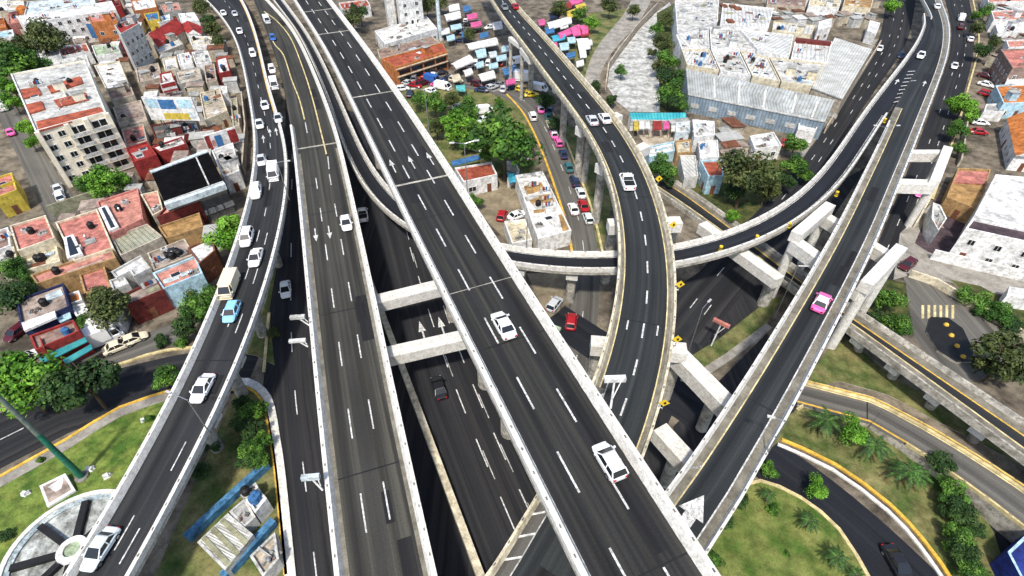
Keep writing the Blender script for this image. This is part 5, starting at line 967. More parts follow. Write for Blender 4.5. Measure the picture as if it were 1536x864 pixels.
for a in [
 (332, 347, 27, 'bright', 'lime green round tree leaning over the left ramp parapet'), (300, 458, 26, 'mid', 'green tree in front of the sky blue house'), (285, 482, 22, 'dark', 'dark tree between slip street and left ramp'), (318, 440, 16, 'mid', 'small green tree touching the parapet below the rust wall'),
 (28, 575, 44, 'bright', 'bright green tree at the left edge above the dark street'), (78, 560, 20, 'mid', 'small green tree between the bright tree and the dark one'), (125, 572, 42, 'dark', 'large dark tree standing over the kerb of the dark street'), (248, 563, 20, 'mid', 'low green tree inside the street bend beside the ramp'),
 (18, 402, 20, 'mid', 'green tree in the yard at the left edge'), (12, 442, 28, 'dark', 'very dark tree at the left edge beside the grey brown roof'), (40, 425, 14, 'mid', 'small tree below the cream yard house'), (158, 462, 30, 'olive', 'big olive brown tree between the white hut and the red wall'), (128, 480, 14, 'mid', 'little green tree beside the white flat hut'),
 (150, 272, 24, 'bright', 'bright green tree at the foot of the apartment block'), (178, 268, 18, 'bright', 'bright green tree beside the foot of the apartment block, right one'), (126, 276, 16, 'mid', 'green tree at the corner of the apartment block and the lane'), (16, 128, 18, 'bright', 'lime tree beside the roof corner of the apartment block'), (18, 150, 14, 'bright', 'lime tree lower along the apartment block wall'), (38, 192, 13, 'bright', 'lime tree halfway along the side lane'), (46, 212, 11, 'bright', 'small lime tree beside the side lane'),
 (72, 58, 24, 'olive', 'olive round tree in front of the white window block'), (20, 92, 26, 'mid', 'wide green tree at the upper left behind the lime trees'), (52, 96, 18, 'mid', 'green tree touching the wide pale concrete roof'), (20, 72, 20, 'olive', 'dull olive tree behind the wide green tree'), (44, 74, 14, 'olive', 'dull olive tree next to the red stair wall'),
 (318, 44, 12, 'olive', 'olive tree beside the far left ramp wall'), (326, 62, 12, 'olive', 'olive tree against the ramp wall near the red roofs'), (300, 12, 12, 'olive', 'olive tree at the upper edge by the ramp'), (312, 28, 11, 'dark', 'dark tree at the bend of the far left ramp'),
 (528, 26, 14, 'olive', 'olive tree beside the broad viaduct near the white towers'), (540, 18, 13, 'dark', 'dark tree next to the white stair tower'), (640, 8, 12, 'olive', 'autumn toned tree behind the white tower block'), (660, 4, 11, 'olive', 'olive tree at the upper edge beyond the white tower'), (704, 52, 9, 'olive', 'low olive tree among the market tents'),
 (684, 188, 24, 'bright', 'bright round park tree beside the broad viaduct'), (756, 208, 42, 'mid', 'largest park tree with a wide green crown'), (735, 225, 18, 'mid', 'green tree below the largest park tree'), (782, 212, 18, 'dark', 'dark tree on the street side of the largest park tree'), (652, 152, 18, 'mid', 'park tree nearest the market hall'), (628, 148, 12, 'mid', 'small tree touching the broad viaduct near the market'), (676, 150, 12, 'olive', 'olive tree in the park beyond the round one'), (704, 160, 15, 'mid', 'park tree beside the parked white van'), (655, 190, 14, 'olive', 'brownish tree between broad viaduct and round park tree'), (716, 195, 13, 'dark', 'dark tree in the middle of the park'), (700, 212, 14, 'mid', 'green tree above the rust roofed house'), (748, 152, 7, 'mid', 'small round bush tree on the sandy circle'),
 (818, 148, 13, 'dark', 'dark tree tucked under the curved bridge by the market'), (838, 184, 13, 'dark', 'dark bush tree on the verge under the curved bridge'), (712, 300, 12, 'mid', 'green tree beside the broad viaduct near the low shed'),
 (888, 34, 11, 'bright', 'lime tree behind the pink market tents'), (868, 18, 11, 'mid', 'green tree at the upper edge behind the yellow tents'), (838, 14, 12, 'olive', 'olive tree beside the curved bridge at the upper edge'), (915, 8, 12, 'olive', 'olive tree at the upper edge beside the canal road'), (950, 16, 9, 'olive', 'low tree at the canal wall head'),
 (985, 42, 10, 'mid', 'first riverbank tree, highest up the riverbed'), (994, 64, 14, 'olive', 'olive riverbank tree beside the works building'), (1002, 88, 16, 'mid', 'riverbank tree midway along the riverbed'), (1008, 112, 17, 'dark', 'dark riverbank tree left of the big grey shed'), (1004, 138, 18, 'mid', 'riverbank tree above the turquoise shed'), (1016, 150, 13, 'dark', 'dark riverbank tree beside the shed corner'), (932, 106, 9, 'mid', 'lone green clump in the middle of the riverbed'), (978, 78, 7, 'olive', 'tiny dark clump on the riverbed'), (896, 128, 9, 'dark', 'dark tree below the channel wall beside the curved bridge'), (918, 148, 10, 'dark', 'dark tree at the lower corner of the riverbed'),
 (994, 250, 19, 'mid', 'green tree between curved bridge and the white carport'), (1006, 268, 12, 'dark', 'dark tree beside the carport'), (1122, 256, 32, 'olive', 'large olive tree behind the dark loop ramp', 1.7), (1100, 285, 16, 'dark', 'dark tree beside the blue walled house'), (1150, 285, 18, 'olive', 'olive tree beyond the loop ramp parapet'), (1194, 214, 17, 'mid', 'green tree at the end wall of the big shed'), (1194, 246, 18, 'mid', 'green tree below the end wall of the big shed'), (1176, 270, 17, 'dark', 'dark tree between olive tree and street'), (1210, 262, 12, 'mid', 'green tree beside the shaded street'), (1098, 324, 10, 'bright', 'small bright tree against the loop ramp'), (1342, 8, 12, 'bright', 'lime tree at the upper edge of the wide street'),
 (1448, 154, 17, 'bright', 'lime tree on the east street kerb'), (1432, 158, 12, 'bright', 'lime tree overhanging the east street'), (1456, 172, 12, 'bright', 'lime tree nearest the white and red parked cars'), (1438, 194, 14, 'mid', 'green tree below the lime trees'), (1440, 222, 11, 'mid', 'green tree beside the portal frame corner'), (1480, 16, 10, 'mid', 'green tree by the terracotta roof upper right'), (1468, 42, 10, 'olive', 'olive tree beside the east street'), (1472, 74, 12, 'dark', 'dark tree beside the tall blank wall'), (1492, 62, 9, 'olive', 'olive tree between salmon roof and street'), (1466, 22, 8, 'mid', 'small green tree at the east kerb'),
 (1336, 446, 20, 'mid', 'green tree just right of the portal frame column'), (1346, 486, 19, 'mid', 'green tree against the low viaduct'), (1322, 474, 15, 'dark', 'dark tree behind the low viaduct'), (1510, 536, 36, 'olive', 'olive green tree at the right edge beside the parking yard'), (1475, 545, 16, 'olive', 'olive tree left of the one at the right edge'), (1530, 555, 16, 'mid', 'green tree cut by the right edge'),
 (1286, 646, 22, 'bright', 'vivid green round tree on the loop island'), (1412, 692, 18, 'dark', 'dark round tree at the loop road edge'), (1432, 742, 20, 'mid', 'hedge tree first below the dark round tree'), (1446, 768, 20, 'dark', 'dark hedge tree in the row by the side street'), (1440, 800, 20, 'mid', 'hedge tree midway down the row'), (1450, 828, 20, 'dark', 'lower dark hedge tree in the row'), (1462, 856, 20, 'mid', 'last hedge tree at the lower edge'), (1230, 732, 17, 'bright', 'small vivid tree on the edge of the dark loop road'),
 (1020, 120, 14, 'mid', 'riverbank tree against the corner of the works building'), (988, 100, 11, 'olive', 'olive riverbank tree leaning over the pale riverbed'), (1000, 30, 11, 'olive', 'olive tree at the head of the riverbed'), (1024, 158, 11, 'mid', 'green tree squeezed between big shed and turquoise shed'), (390, 612, 12, 'mid', 'small green tree touching the frontage kerb'), (388, 690, 14, 'mid', 'green tree between kerb and blue boundary wall'), (366, 690, 14, 'dark', 'dark tree just above the blue boundary wall'), (395, 660, 13, 'mid', 'green tree pressed against the yellow kerb'), (1420, 725, 14, 'mid', 'hedge tree starting the row below the dark round tree'), (1432, 820, 14, 'mid', 'hedge tree on the lawn side of the row'), (1462, 795, 13, 'dark', 'dark hedge tree overhanging the side street'), (1425, 770, 14, 'dark', 'dark hedge tree on the lawn side, higher up'),
 (372, 618, 18, 'mid', 'green tree at the head of the frontage road curve'), (380, 645, 17, 'dark', 'dark tree along the frontage kerb'), (378, 672, 19, 'mid', 'green tree above the blue boundary wall'), (362, 640, 16, 'dark', 'dark tree between ramp and frontage kerb'), (365, 604, 13, 'dark', 'dark small tree beside the ramp at the curve'), (318, 665, 14, 'dark', 'dark tree in the shade of the ramp'), (300, 705, 14, 'dark', 'dark tree below the ramp parapet on the dry garden'),
]: tree(*a)
for a in [(1155, 704, 14, 'mid', 'green bush beside the straight bridge on the loop'), (1160, 764, 10, 'mid', 'low bush on the inner loop lawn'), (1110, 750, 14, 'dark', 'dark bush in the bridge shade on the inner lawn'), (1090, 780, 12, 'dark', 'second dark bush hugging the bridge on the inner lawn'), (1072, 838, 12, 'mid', 'bush at the corner of the two roads on the inner lawn'), (1180, 830, 5, 'mid', 'small tuft in the middle of the inner lawn'), (240, 512, 12, 'dark', 'dark bush on the slip street kerb'), (272, 512, 11, 'mid', 'green bush beside the ramp on the slip street'), (60, 690, 6, 'mid', 'small bush on the fountain lawn'), (222, 628, 7, 'mid', 'flowering bush on the lawn against the ramp'), (8, 805, 10, 'dark', 'dark bush left of the fountain'), (410, 500, 9, 'olive', 'dry bush on the verge under the ramp'), (1452, 444, 17, 'mid', 'green bush behind the ochre barred wall, upper'), (1478, 458, 19, 'mid', 'green bush behind the ochre barred wall, second'), (1505, 474, 20, 'mid', 'green bush behind the ochre barred wall, third'), (1530, 490, 18, 'dark', 'dark bush behind the ochre barred wall at the edge')]: bush(*a)
def palm_meshes(seed):
    rnd = random.Random(seed); b = MB()
    for k in range(15):
        a = k / 15 * 6.283 + rnd.uniform(-.15, .15); el = rnd.uniform(.15, .9); L = rnd.uniform(.85, 1.1); d = Vector((math.cos(a), math.sin(a), 0)); sd_ = Vector((-d.y, d.x, 0)); prev = Vector((0, 0, 0)); n = 9
        for j in range(1, n + 1):
            f = j / n; p = d * (L * f) + Vector((0, 0, el * f * .8 - 1.0 * f * f * .75)); wd = .17 * math.sin(math.pi * min(1, f * .85 + .1)) + .02
            for s_ in (-1, 1):
                tip = (prev + p) / 2 + sd_ * s_ * wd + d * .08 - Vector((0, 0, wd * .45)); b.poly([prev, p, tip], rnd.choice((0, 0, 1, 2))); tip2 = p + sd_ * s_ * wd * .9 + d * .1 - Vector((0, 0, wd * .5)); b.poly([prev.lerp(p, .6), p, tip2], rnd.choice((0, 1)))
            prev = p
    c = b.mesh('crown', [f'leaf_dark_{(i + 1) % 3}' for i in range(2)] + ['leaf_mid_1']); t = MB()
    for j in range(5): t.tube((0, 0, j * .2 - .01), (0, 0, j * .2 + .2), .075 - .004 * j, .062 - .004 * j, 9)
    return c, t.mesh('trunk', ['bark'])
PM = [palm_meshes(k) for k in range(2)]
for px, py, rp, hh, lab in [(1240, 630, 24, 3.0, 'palm on the loop island left of the vivid green tree'), (1313, 668, 24, 2.4, 'palm on the loop island right below the vivid green tree'), (1365, 706, 26, 2.6, 'palm in the middle of the loop island'), (1384, 716, 14, 1.6, 'small palm beside the middle palm of the island'), (1214, 781, 16, 1.6, 'young palm on the inner lawn near the kerb'), (1256, 836, 18, 2.2, 'palm on the inner lawn at the lower edge'), (1152, 742, 12, 1.6, 'young palm on the inner lawn near the bridge'), (1284, 862, 13, 1.6, 'palm cut by the lower edge beside the loop kerb')]:
    r = rp * mpp(px, py, hh); p = P(px, py, hh); t = thing('palm_tree', lab, 'palm', (p.x, p.y, .12), 'palms on the loop lawns'); c_, tr = PM[random.randrange(2)]; child('crown', c_, t, (0, 0, hh), random.random() * 6, (r * 1.15,) * 3); child('trunk', tr, t, (0, 0, 0), 0, (3.0, 3.0, hh + .05))
# ------------------------------------------------------------------ market tents
def stall(px, h, col, label, ridge=.55, group='market tents'):
    q = [P(x, y, h) for x, y in px]; c = sum(q, Vector()) / 4; t = thing('market_tent', label, 'tent', (c.x, c.y, 0), group); b = MB(); m0, m1 = (q[0] + q[3]) / 2 + Vector((0, 0, ridge)), (q[1] + q[2]) / 2 + Vector((0, 0, ridge)); k = 5
    for e0, e1 in ((q[0], q[1]), (q[3], q[2])):
        for i in range(k):
            f, g_ = i / k, (i + 1) / k; sag = lambda f: Vector((0, 0, -.25 * math.sin(f * math.pi))); b.poly([e0.lerp(e1, f), e0.lerp(e1, g_), m0.lerp(m1, g_) + sag(g_), m0.lerp(m1, f) + sag(f)]); d = Vector((0, 0, .05)); b.poly([e0.lerp(e1, f) - d, e0.lerp(e1, g_) - d, m0.lerp(m1, g_) + sag(g_) - d, m0.lerp(m1, f) + sag(f) - d])
            b.poly([e0.lerp(e1, f), e0.lerp(e1, g_), e0.lerp(e1, g_) - Vector((0, 0, .35)), e0.lerp(e1, f) - Vector((0, 0, .35))])
    b.build('canopy', ['w_' + col], t)
    for p in q: pb = MB(); pp = p.lerp(c, .05); pb.tube((pp.x, pp.y, 0), (pp.x, pp.y, p.z - .02), .06, .06, 6); pb.build('post', ['steel'], t)
for px, h, c_, lab in [([(836, 50), (868, 36), (872, 44), (840, 58)], 3, 'magenta', 'pink tent left half of the big pink pair'), ([(854, 42), (880, 36), (883, 50), (860, 54)], 3.2, 'magenta', 'pink tent beside the red one'), ([(868, 38), (882, 38), (884, 52), (872, 55)], 3.1, 'red', 'red tent at the end of the pink pair'), ([(820, 34), (856, 24), (858, 34), (824, 44)], 3, 'white', 'long white tent above the pink tents'), ([(848, 18), (864, 12), (868, 22), (852, 27)], 3.2, 'yellow', 'yellow tent beside the white tent'), ([(862, 8), (877, 4), (880, 14), (866, 18)], 3.2, 'yellow', 'second yellow tent farther from the white tent'),
   ([(826, 54), (846, 50), (848, 58), (830, 62)], 2.8, 'turq', 'turquoise tent below the pink tents'), ([(850, 56), (862, 55), (864, 63), (852, 64)], 2.8, 'ltblue', 'light blue tent beside the turquoise one'), ([(838, 65), (852, 63), (854, 73), (841, 75)], 2.6, 'ltblue', 'small pale blue tent near the curved bridge'), ([(864, 58), (882, 57), (886, 72), (868, 74)], 3, 'white', 'round looking white tent below the red tent'), ([(868, 74), (878, 73), (880, 85), (870, 86)], 2.6, 'white', 'small white tent under the round looking one'), ([(816, 42), (830, 40), (832, 48), (819, 50)], 2.8, 'blue', 'blue tent next to the bridge parapet'), ([(806, 30), (816, 28), (818, 36), (809, 38)], 2.6, 'magenta', 'tiny pink tent against the bridge parapet'), ([(822, 20), (838, 16), (840, 24), (825, 28)], 2.8, 'navy', 'navy tent above the long white tent'), ([(842, 8), (856, 2), (858, 11), (846, 15)], 2.8, 'red', 'red tent at the upper edge among the dark ones'), ([(852, 0), (872, -6), (874, 3), (856, 7)], 2.8, 'magenta', 'magenta tent at the upper edge'),
   ([(676, 96), (704, 82), (712, 92), (684, 103)], 3.2, 'white', 'large white tent at the end of the market hall'), ([(698, 66), (744, 56), (748, 66), (704, 74)], 3.2, 'white', 'long white tent beside the lamp mast'), ([(712, 76), (728, 72), (730, 84), (716, 87)], 3, 'ltblue', 'sky blue tent below the long white one'), ([(732, 78), (744, 76), (746, 84), (735, 86)], 2.8, 'paleblue', 'pale tent beside the sky blue one'), ([(716, 112), (740, 105), (744, 116), (722, 121)], 3, 'white', 'white tent above the silver and navy cars'), ([(694, 106), (706, 102), (710, 110), (698, 114)], 2.8, 'white', 'small white tent beside the large white tent'), ([(752, 104), (772, 97), (776, 106), (757, 113)], 2.8, 'blue', 'blue tarp tent between bridge columns'), ([(676, 114), (688, 110), (692, 119), (680, 123)], 2.6, 'cream', 'cream tent in front of the market hall end'), ([(683, 128), (697, 127), (698, 136), (685, 135)], 2.4, 'teal', 'aqua green tent alone on the market street'), ([(666, 22), (690, 16), (692, 26), (670, 32)], 3, 'white', 'white tent behind the pale mast'), ([(672, 8), (688, 5), (690, 14), (674, 17)], 3, 'white', 'white tent at the upper edge beyond the mast'), ([(738, 34), (752, 31), (754, 42), (740, 44)], 3, 'white', 'white tent beside the curved bridge piers'),
   ([(950, 180), (957, 180), (958, 194), (951, 194)], 2.6, 'yellow', 'yellow stall roof beside the turquoise shed'), ([(958, 178), (966, 178), (967, 192), (959, 192)], 2.6, 'white', 'white stall roof next to the yellow stall'), ([(967, 181), (974, 181), (975, 192), (968, 192)], 2.6, 'white', 'second white stall roof nearer the red stall'), ([(979, 179), (992, 178), (993, 193), (980, 194)], 2.8, 'red', 'red stall roof below the turquoise shed'), ([(994, 177), (1003, 177), (1004, 192), (995, 193)], 2.6, 'magenta', 'pink stall roof next to the red stall'), ([(1006, 185), (1013, 185), (1014, 196), (1007, 196)], 2.6, 'white', 'white stall roof at the end of the stall row')]: stall(px, h, c_, lab, .5 if py else .4)
# packed rows of cars and small tents at the market
rr = random.Random(5); USED = [P(x, y).xy for _, x, y, *_r in MK]
for px0, px1, n_, in (((604, 118), (668, 108), 9), ((610, 140), (668, 133), 6), ((684, 66), (700, 26), 6), ((700, 96), (756, 92), 6), ((720, 142), (776, 124), 4), ((826, 168), (822, 150), 2)):
    for i in range(n_):
        f = (i + .5) / n_; x, y = px0[0] + (px1[0] - px0[0]) * f, px0[1] + (px1[1] - px0[1]) * f + rr.uniform(-2, 2); q = P(x, y).xy
        if any((q - u).length < 2.6 for u in USED): continue
        USED.append(q); c_ = rr.choice(('white', 'white', 'silver', 'red', 'navy', 'grey')); car(rr.choice(('sedan', 'hatch', 'suv')), c_, x, y, 4, -10, {'white': 'white', 'silver': 'silver', 'red': 'red', 'navy': 'navy', 'grey': 'grey'}[c_] + ' car in the packed rows around the market hall and tents', None, 'vehicles packed in rows at the market')
for i, (x, y) in enumerate([(668, 44), (676, 54), (684, 38), (698, 48), (708, 22), (714, 34), (726, 50), (700, 10), (720, 94), (740, 96), (752, 84), (758, 70), (724, 62), (766, 120), (694, 92), (870, 92), (856, 80), (828, 66), (846, 36), (836, 6), (880, 62)]):
    c_ = rr.choice(('white', 'white', 'ltblue', 'blue', 'magenta')); a = rr.uniform(6, 9); b_ = rr.uniform(3.5, 5); stall([(x - a, y), (x + a * .8, y - 3), (x + a, y + b_), (x - a * .8, y + b_ + 3)], rr.uniform(2.4, 3), c_, {'white': 'white', 'ltblue': 'pale blue', 'blue': 'blue', 'magenta': 'pink'}[c_] + ' small tent in the crowded rows of the street market', .4, 'small tents crowding the market')
# ------------------------------------------------------------------ billboards
def billboard(label, tl, tr, bl, h0, h1, cols):
    a, d = P(*tl, h1), P(*tr, h1); c = (a + d) / 2; t = thing('billboard', label, 'billboard', (c.x, c.y, 0)); e = d - a; rz = math.atan2(e.y, e.x); n = Vector((e.y, -e.x, 0)).normalized(); L = e.length
    b = MB(); b.box((c.x, c.y, h0), L, .35, h1 - h0, rz)
    b.build('panel', ['w_white'], t)
    for f0, f1, g0, g1, m in cols: s_ = MB(); p = a + e * ((f0 + f1) / 2) + n * .2; s_.box((p.x, p.y, h0 + (h1 - h0) * g0), L * (f1 - f0), .05, (h1 - h0) * (g1 - g0), rz); s_.build('printed_patch', [m], t)
    for f in (.15, .5, .85): q = a + e * f - n * .4; s_ = MB(); s_.tube((q.x, q.y, 0), (q.x, q.y, h1 - .3), .16, .16, 8); s_.tube((q.x - n.x * 1.5, q.y - n.y * 1.5, 0), (q.x, q.y, h1 - 1), .08, .08, 6); s_.build('post', ['steel'], t)
billboard('large rooftop billboard with sky blue top and a yellow oval band', (212, 145), (287, 146), None, 6.2, 12.0, [(.06, .28, .55, .93, 'w_ltblue'), (.3, .62, .5, .9, 'w_blue'), (.68, .95, .55, .92, 'w_ltblue'), (.3, .82, .05, .32, 'w_yellow'), (.82, .95, .12, .4, 'w_paleblue')])
billboard('red and white shop billboard with a blue figure patch beside the ramp', (304, 204), (352, 190), None, 3.2, 7.0, [(.02, .16, .05, .95, 'w_red'), (.3, .5, .1, .8, 'w_blue'), (.72, .98, .05, .9, 'w_red'), (.18, .28, .2, .6, 'w_salmon')])
billboard('thin red striped sign board on the roofs beside the big billboard', (240, 126), (262, 121), None, 4.6, 7.2, [(.02, .98, .55, .95, 'w_red'), (.02, .98, .05, .25, 'w_red')])
# ------------------------------------------------------------------ lamps, signs, barrels
def lamp(base, z0, h, arms, label, mast='steel', r=.09, group='street lamps'):
    p = P(*base, z0); t = thing('street_lamp', label, 'street lamp', tuple(p), group); b = MB(); b.tube(p, p + Vector((0, 0, h)), r, r * .7, 8); b.build('pole', [mast], t)
    for dx, dy in arms:
        e = p + Vector((dx, dy, h + .25)); b = MB(); b.tube(p + Vector((0, 0, h - .1)), e, .05, .04, 6); b.build('arm', [mast], t); d = Vector((dx, dy, 0)).normalized(); b = MB(); b.box((e.x + d.x * .25, e.y + d.y * .25, e.z - .08), .75, .28, .14, math.atan2(dy, dx)); b.build('lamp_head', ['w_palegrey'], t)
    return t
for a in [((644, 200), 20.8, 8, [(-1.6, -.3), (1.6, .3)], 'double armed lamp on the far parapet of the broad viaduct'), ((701, 287), 20.8, 8, [(-1.5, -.3), (1.5, .3)], 'double armed lamp on the broad viaduct beside the rust roofed house'), ((316, 652), 8.5, 7, [(-2.2, .8)], 'thin lamp post leaning over the left ramp by the white sedan'), ((434, 300), 9, 8, [(1.8, 0), (-1.8, 0)], 'double lamp between ramp and grey viaduct'), ((1151, 680), 13.2, 6.0, [(-1.2, .3)], 'lamp post on the parapet of the straight bridge'), ((760, 118), 0, 9.5, [(2.2, .2), (-.6, 0)], 'pale lamp mast among the market tents'), ((740, 180), 0, 8, [(1.2, 0), (-1.2, 0)], 'green lamp post at the sandy circle'), ((1310, 232), 11, 6, [(-2, .2), (2, .2)], 'lamp at the meeting of loop ramp and straight bridge'), ((1022, 560), 0, 14, [(1, 1)], 'slim lamp rising beside the curved bridge'), ((1160, 480), 0, 12, [(1.5, -.5)], 'slim lamp rising beside the straight bridge left parapet'), ((790, 372), 8.6, 6, [(-1, 1)], 'lamp post on the near end of the loop ramp')]: lamp(*a)
mp_ = thing('tall_mast', 'very tall green painted mast leaning out of frame above the lawn', 'mast', tuple(P(124, 716)), 'street lamps'); b = MB(); p = P(124, 716)
b.tube(p, p + Vector((0, 0, 10)), .42, .3, 12, 0); b.build('lower_mast', ['w_teal_dark' if 'w_teal_dark' in MATS else mat('w_greenpaint', (.02, .16, .1), .5, .2, 1)], mp_); b = MB(); b.tube(p + Vector((0, 0, 10)), p + Vector((0, 0, 22)), .3, .18, 12); b.build('upper_mast', [mat('w_maststeel', (.16, .2, .17), .5, .2, 1)], mp_); b = MB(); b.tube(p, p + Vector((0, 0, .35)), .9, .8, 12); b.build('base', ['concrete_dark'], mp_)
b = MB(); b.tube(p + Vector((0, 0, 21.6)), p + Vector((0, 0, 22.0)), 1.2, 1.2, 14); b.build('lamp_ring', ['steel'], mp_)
pm = thing('tall_mast', 'pale blue white thick mast at the white low building near the upper edge', 'mast', tuple(P(661, 60)), 'street lamps'); p = P(661, 60); b = MB(); b.tube(p, p + Vector((0, 0, 22)), .75, .55, 14); b.build('pole', ['w_paleblue'], pm); b = MB(); b.tube(p, p + Vector((0, 0, .6)), 1.3, 1.2, 14); b.build('base', ['concrete'], pm); b = MB(); b.tube(p + Vector((0, 0, 21.5)), p + Vector((0, 0, 22.2)), 1.4, 1.4, 14); b.build('lamp_ring', ['steel'], pm)
def panel_sign(base, z0, h, w_, ht, rz, label, m='w_palegrey', off=(0, 0), group='large panel signs'):
    p = P(*base, z0); t = thing('panel_sign', label, 'sign', tuple(p), group); b = MB(); b.tube(p, p + Vector((off[0], off[1], h)), .12, .1, 8); b.build('post', ['w_white'], t); q = p + Vector((off[0], off[1], h)); b = MB(); b.box((q.x, q.y, h + z0 - .1), w_, .5, ht, rz); b.build('panel', [m, 'black'], t); b = MB(); b.tube(p + Vector((0, 0, h * .55)), q + Vector((math.cos(rz) * w_ * .35, math.sin(rz) * w_ * .35, .1)), .06, .06, 6); b.build('brace', ['w_white'], t)
panel_sign((916, 612), 20.8, 2.9, 2.1, .55, .05, 'white panel sign on a post at the parapet where broad viaduct crosses curved bridge', 'w_white', (.2, 1.2))
panel_sign((484, 735), 10.2, 1.6, 1.9, .6, .1, 'white panel sign hanging out from the grey viaduct, nearest the viewer', 'w_paleblue', (-1.0, .5)); panel_sign((464, 488), 10.2, 1.2, 2.0, .5, .1, 'pale panel sign hanging out from the grey viaduct near the side road car', 'w_palegrey', (-1.4, .3)); panel_sign((462, 520), 10.2, .8, 2.2, .35, .1, 'thin white panel sign below the pale one on the grey viaduct', 'w_white', (-1.3, .3))
panel_sign((1066, 520), 0, 5, 2.6, .5, -.7, 'pinkish slanted panel sign on the traffic island', 'r_pink', (.5, .3)); panel_sign((828, 530), 0, 6, 4.5, .4, -.5, 'pale green overhead panel beside the broad viaduct shadow', 'w_palegreen', (-1, .5))
def warn(px, py, z, label):
    q = axC.s_at_px(px, py); p = axC.at(q, 1, .28, 1.75); z = p.z; w_ = axC.at(q, 1, -.1, .7); t = thing('warning_sign', label, 'road sign', (p.x, p.y, z - 1.3), 'yellow curve signs on the curved bridge'); b = MB(); b.tube((p.x, p.y, z - 1.3), (p.x, p.y, z + .6), .05, .05, 6); b.tube(w_, (p.x, p.y, z - 1.05), .05, .05, 6); b.build('post', ['steel'], t); d = (CAMV - p); d.z = 0; a = math.atan2(d.y, d.x) + .35; ca, sa = math.cos(a), math.sin(a); u = Vector((-sa, ca, 0)); n = Vector((ca, sa, 0))
    for o_, r, m, nm in ((.06, .62, 'car_yellow', 'plate'), (.1, .27, 'black', 'arrow')):
        s_ = MB(); c = p + n * o_; q = [c + u * r, c + Vector((0, 0, r)), c - u * r, c - Vector((0, 0, r))]
        if nm == 'arrow': q = [c + u * r * .9, c + Vector((0, 0, r)) + u * .1, c - u * .1, c - Vector((0, 0, r)) + u * .1]
        s_.poly(q); s_.poly([v - n * .03 for v in q][::-1])
        for i in range(4): j = (i + 1) % 4; s_.poly([q[i], q[j], q[j] - n * .03, q[i] - n * .03])
        s_.build(nm, [m], t)
for x, y, z, lab in [(1027, 356, 16.5, 'yellow diamond sign beside the white pier cap, farthest along the curve'), (1036, 441, 15.5, 'yellow diamond sign above the shaded street beside the curved bridge'), (1025, 540, 14.2, 'yellow diamond sign at the start of the long white beam'), (1005, 640, 13.6, 'yellow diamond sign above the short white beam'), (1010, 288, 17, 'yellow diamond sign near the low viaduct on the curved bridge')]: warn(x, y, z, lab)
BAR = MB(); BAR.tube((0, 0, 0), (0, 0, .95), .34, .28, 12); BARM = BAR.mesh('drum', ['car_yellow']); BAR = MB()
for z in (.3, .6): BAR.tube((0, 0, z), (0, 0, z + .14), .335, .325, 12)
BARS = BAR.mesh('stripe', ['rubber'])
for x, y, lab in [(1255, 291, 'yellow barrel at the corner of the portal frame on the loop ramp'), (1184, 338, 'yellow barrel beside the portal column on the loop ramp'), (1135, 357, 'yellow barrel midway along the loop ramp'), (1081, 373, 'yellow barrel nearest the curved bridge on the loop ramp'), (1327, 181, 'yellow barrel in the gore between loop ramp and straight bridge')]:
    z = axE.c[axE.near(P(x, y, 10.5).xy)].z + .01; p = P(x, y, z + .4); t = thing('traffic_barrel', lab, 'barrel', (p.x, p.y, z), 'yellow barrels on the loop ramp'); child('drum', BARM, t); child('stripe', BARS, t)
# ------------------------------------------------------------------ fountain and plaque
fc = P(114, 829); fr = 7.6; t = thing('fountain', 'round dry fountain with dark spokes and a pale blue rim, half under the ramp', 'fountain', tuple(fc))
def ring(b, r0, r1, z0, z1, mi=0, n=48):
    for k in range(n):
        a, c = 2 * math.pi * k / n, 2 * math.pi * (k + 1) / n; q = lambda r, an, z: (fc.x + math.cos(an) * r, fc.y + math.sin(an) * r, z)
        b.poly([q(r0, a, z1), q(r1, a, z1), q(r1, c, z1), q(r0, c, z1)], mi); b.poly([q(r1, a, z0), q(r1, c, z0), q(r1, c, z1), q(r1, a, z1)], mi); b.poly([q(r0, a, z0), q(r0, c, z0), q(r0, c, z1), q(r0, a, z1)], mi)
add(t, 'rim', ['concrete_white'], lambda b: ring(b, fr - .55, fr, 0, .6)); add(t, 'inner_step', [mat('w_fadedblue', (.33, .46, .52), .8, .4, .8, (.55, .6, .6), dirt=.5)], lambda b: ring(b, fr - 1.2, fr - .56, 0, .42)); add(t, 'basin', [mat('basin', (.34, .35, .32), .7, .5, .45, (.55, .58, .55), dirt=.6)], lambda b: ring(b, .1, fr - 1.2, 0, .2)); add(t, 'hub', ['w_white'], lambda b: ring(b, .9, 1.6, .2, 1.0)); add(t, 'hub_water', ['r_palegreen'], lambda b: ring(b, .02, .9, .2, .8))
for k in range(8):
    a = k * math.pi / 4 + .32; add(t, 'spoke', ['black'], lambda b: b.box((fc.x + math.cos(a) * 4.0, fc.y + math.sin(a) * 4.0, .2), 4.6, .75, .6, a))
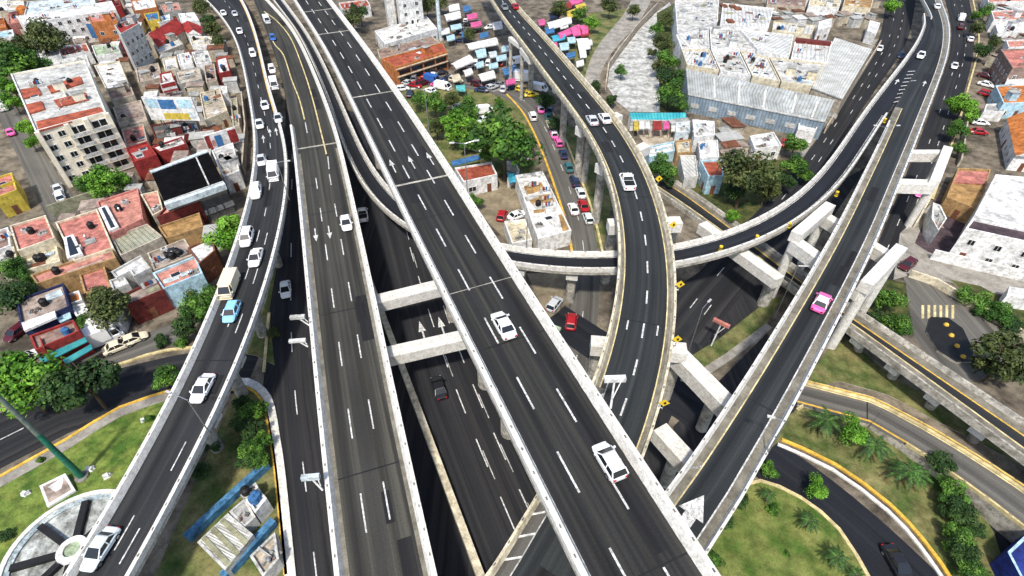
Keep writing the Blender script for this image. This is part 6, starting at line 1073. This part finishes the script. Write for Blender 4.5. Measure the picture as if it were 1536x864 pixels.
p0 = P(86, 741); t = thing('plaque_plinth', 'low slanted plinth with a pinkish inscribed plate and white border beside the fountain', 'plinth', tuple(p0)); q = [P(65, 734), P(104, 716), P(116, 738), (P(74, 763))]
add(t, 'base', ['w_white'], lambda b: b.prism([tuple(v.xy) for v in q], 0, [.9, 1.0, .5, .45])); c = sum(q, Vector()) / 4; qi = [c.lerp(v, .8) for v in q]; add(t, 'plate', ['r_greybrown'], lambda b: b.poly([(v.x, v.y, z) for v, z in zip(qi, (.88, .95, .60, .57))]))
for i, (x, y, lab) in enumerate([(136, 705, 'white stone block on the lawn beside the mast foot'), (161, 716, 'smaller white stone on the lawn nearer the ramp'), (39, 742, 'white stone on the lawn left of the plinth'), (216, 632, 'pale stone heap on the lawn against the ramp')]):
    p = P(x, y); b = MB(); b.box((p.x, p.y, .1), 1.0 - .15 * i, .7, .5, i * .7, 0, .7); b.box((p.x + .3, p.y + .2, .1), .6, .5, .35, i + .4, 0, .6); o = b.build('stone', ['w_white'], None, (p.x, p.y, .1)); o['label'] = lab; o['category'] = 'stone'
# parking yard island with yellow domes and painted bars
t = thing('planter_island', 'dark oval planter island with yellow domes in the parking yard', 'planter', tuple(P(1425, 512))); q = [(1394, 478), (1420, 479), (1442, 495), (1458, 528), (1455, 545), (1432, 546), (1404, 528), (1388, 500)]
add(t, 'bed', ['black', 'concrete'], lambda b: b.prism([tuple(P(x, y).xy) for x, y in q], 0, .45, 1, 0))
for x, y in ((1417, 490), (1425, 506), (1433, 522), (1442, 538)): p = P(x, y); add(t, 'dome', ['paint_yellow'], lambda b: (b.tube((p.x, p.y, .45), (p.x, p.y, .7), .42, .32, 12), b.tube((p.x, p.y, .7), (p.x, p.y, .85), .32, .08, 12)))
b = MB()
for i in range(6): x = 1382 + i * 9; b.poly([P(x, 458) + Vector((0, 0, .06)), P(x + 4, 458) + Vector((0, 0, .06)), P(x + 4, 478) + Vector((0, 0, .06)), P(x, 478) + Vector((0, 0, .06))])
b.build('road_marking', ['paint_cream'], None, tuple(P(1400, 468)), kind='structure')
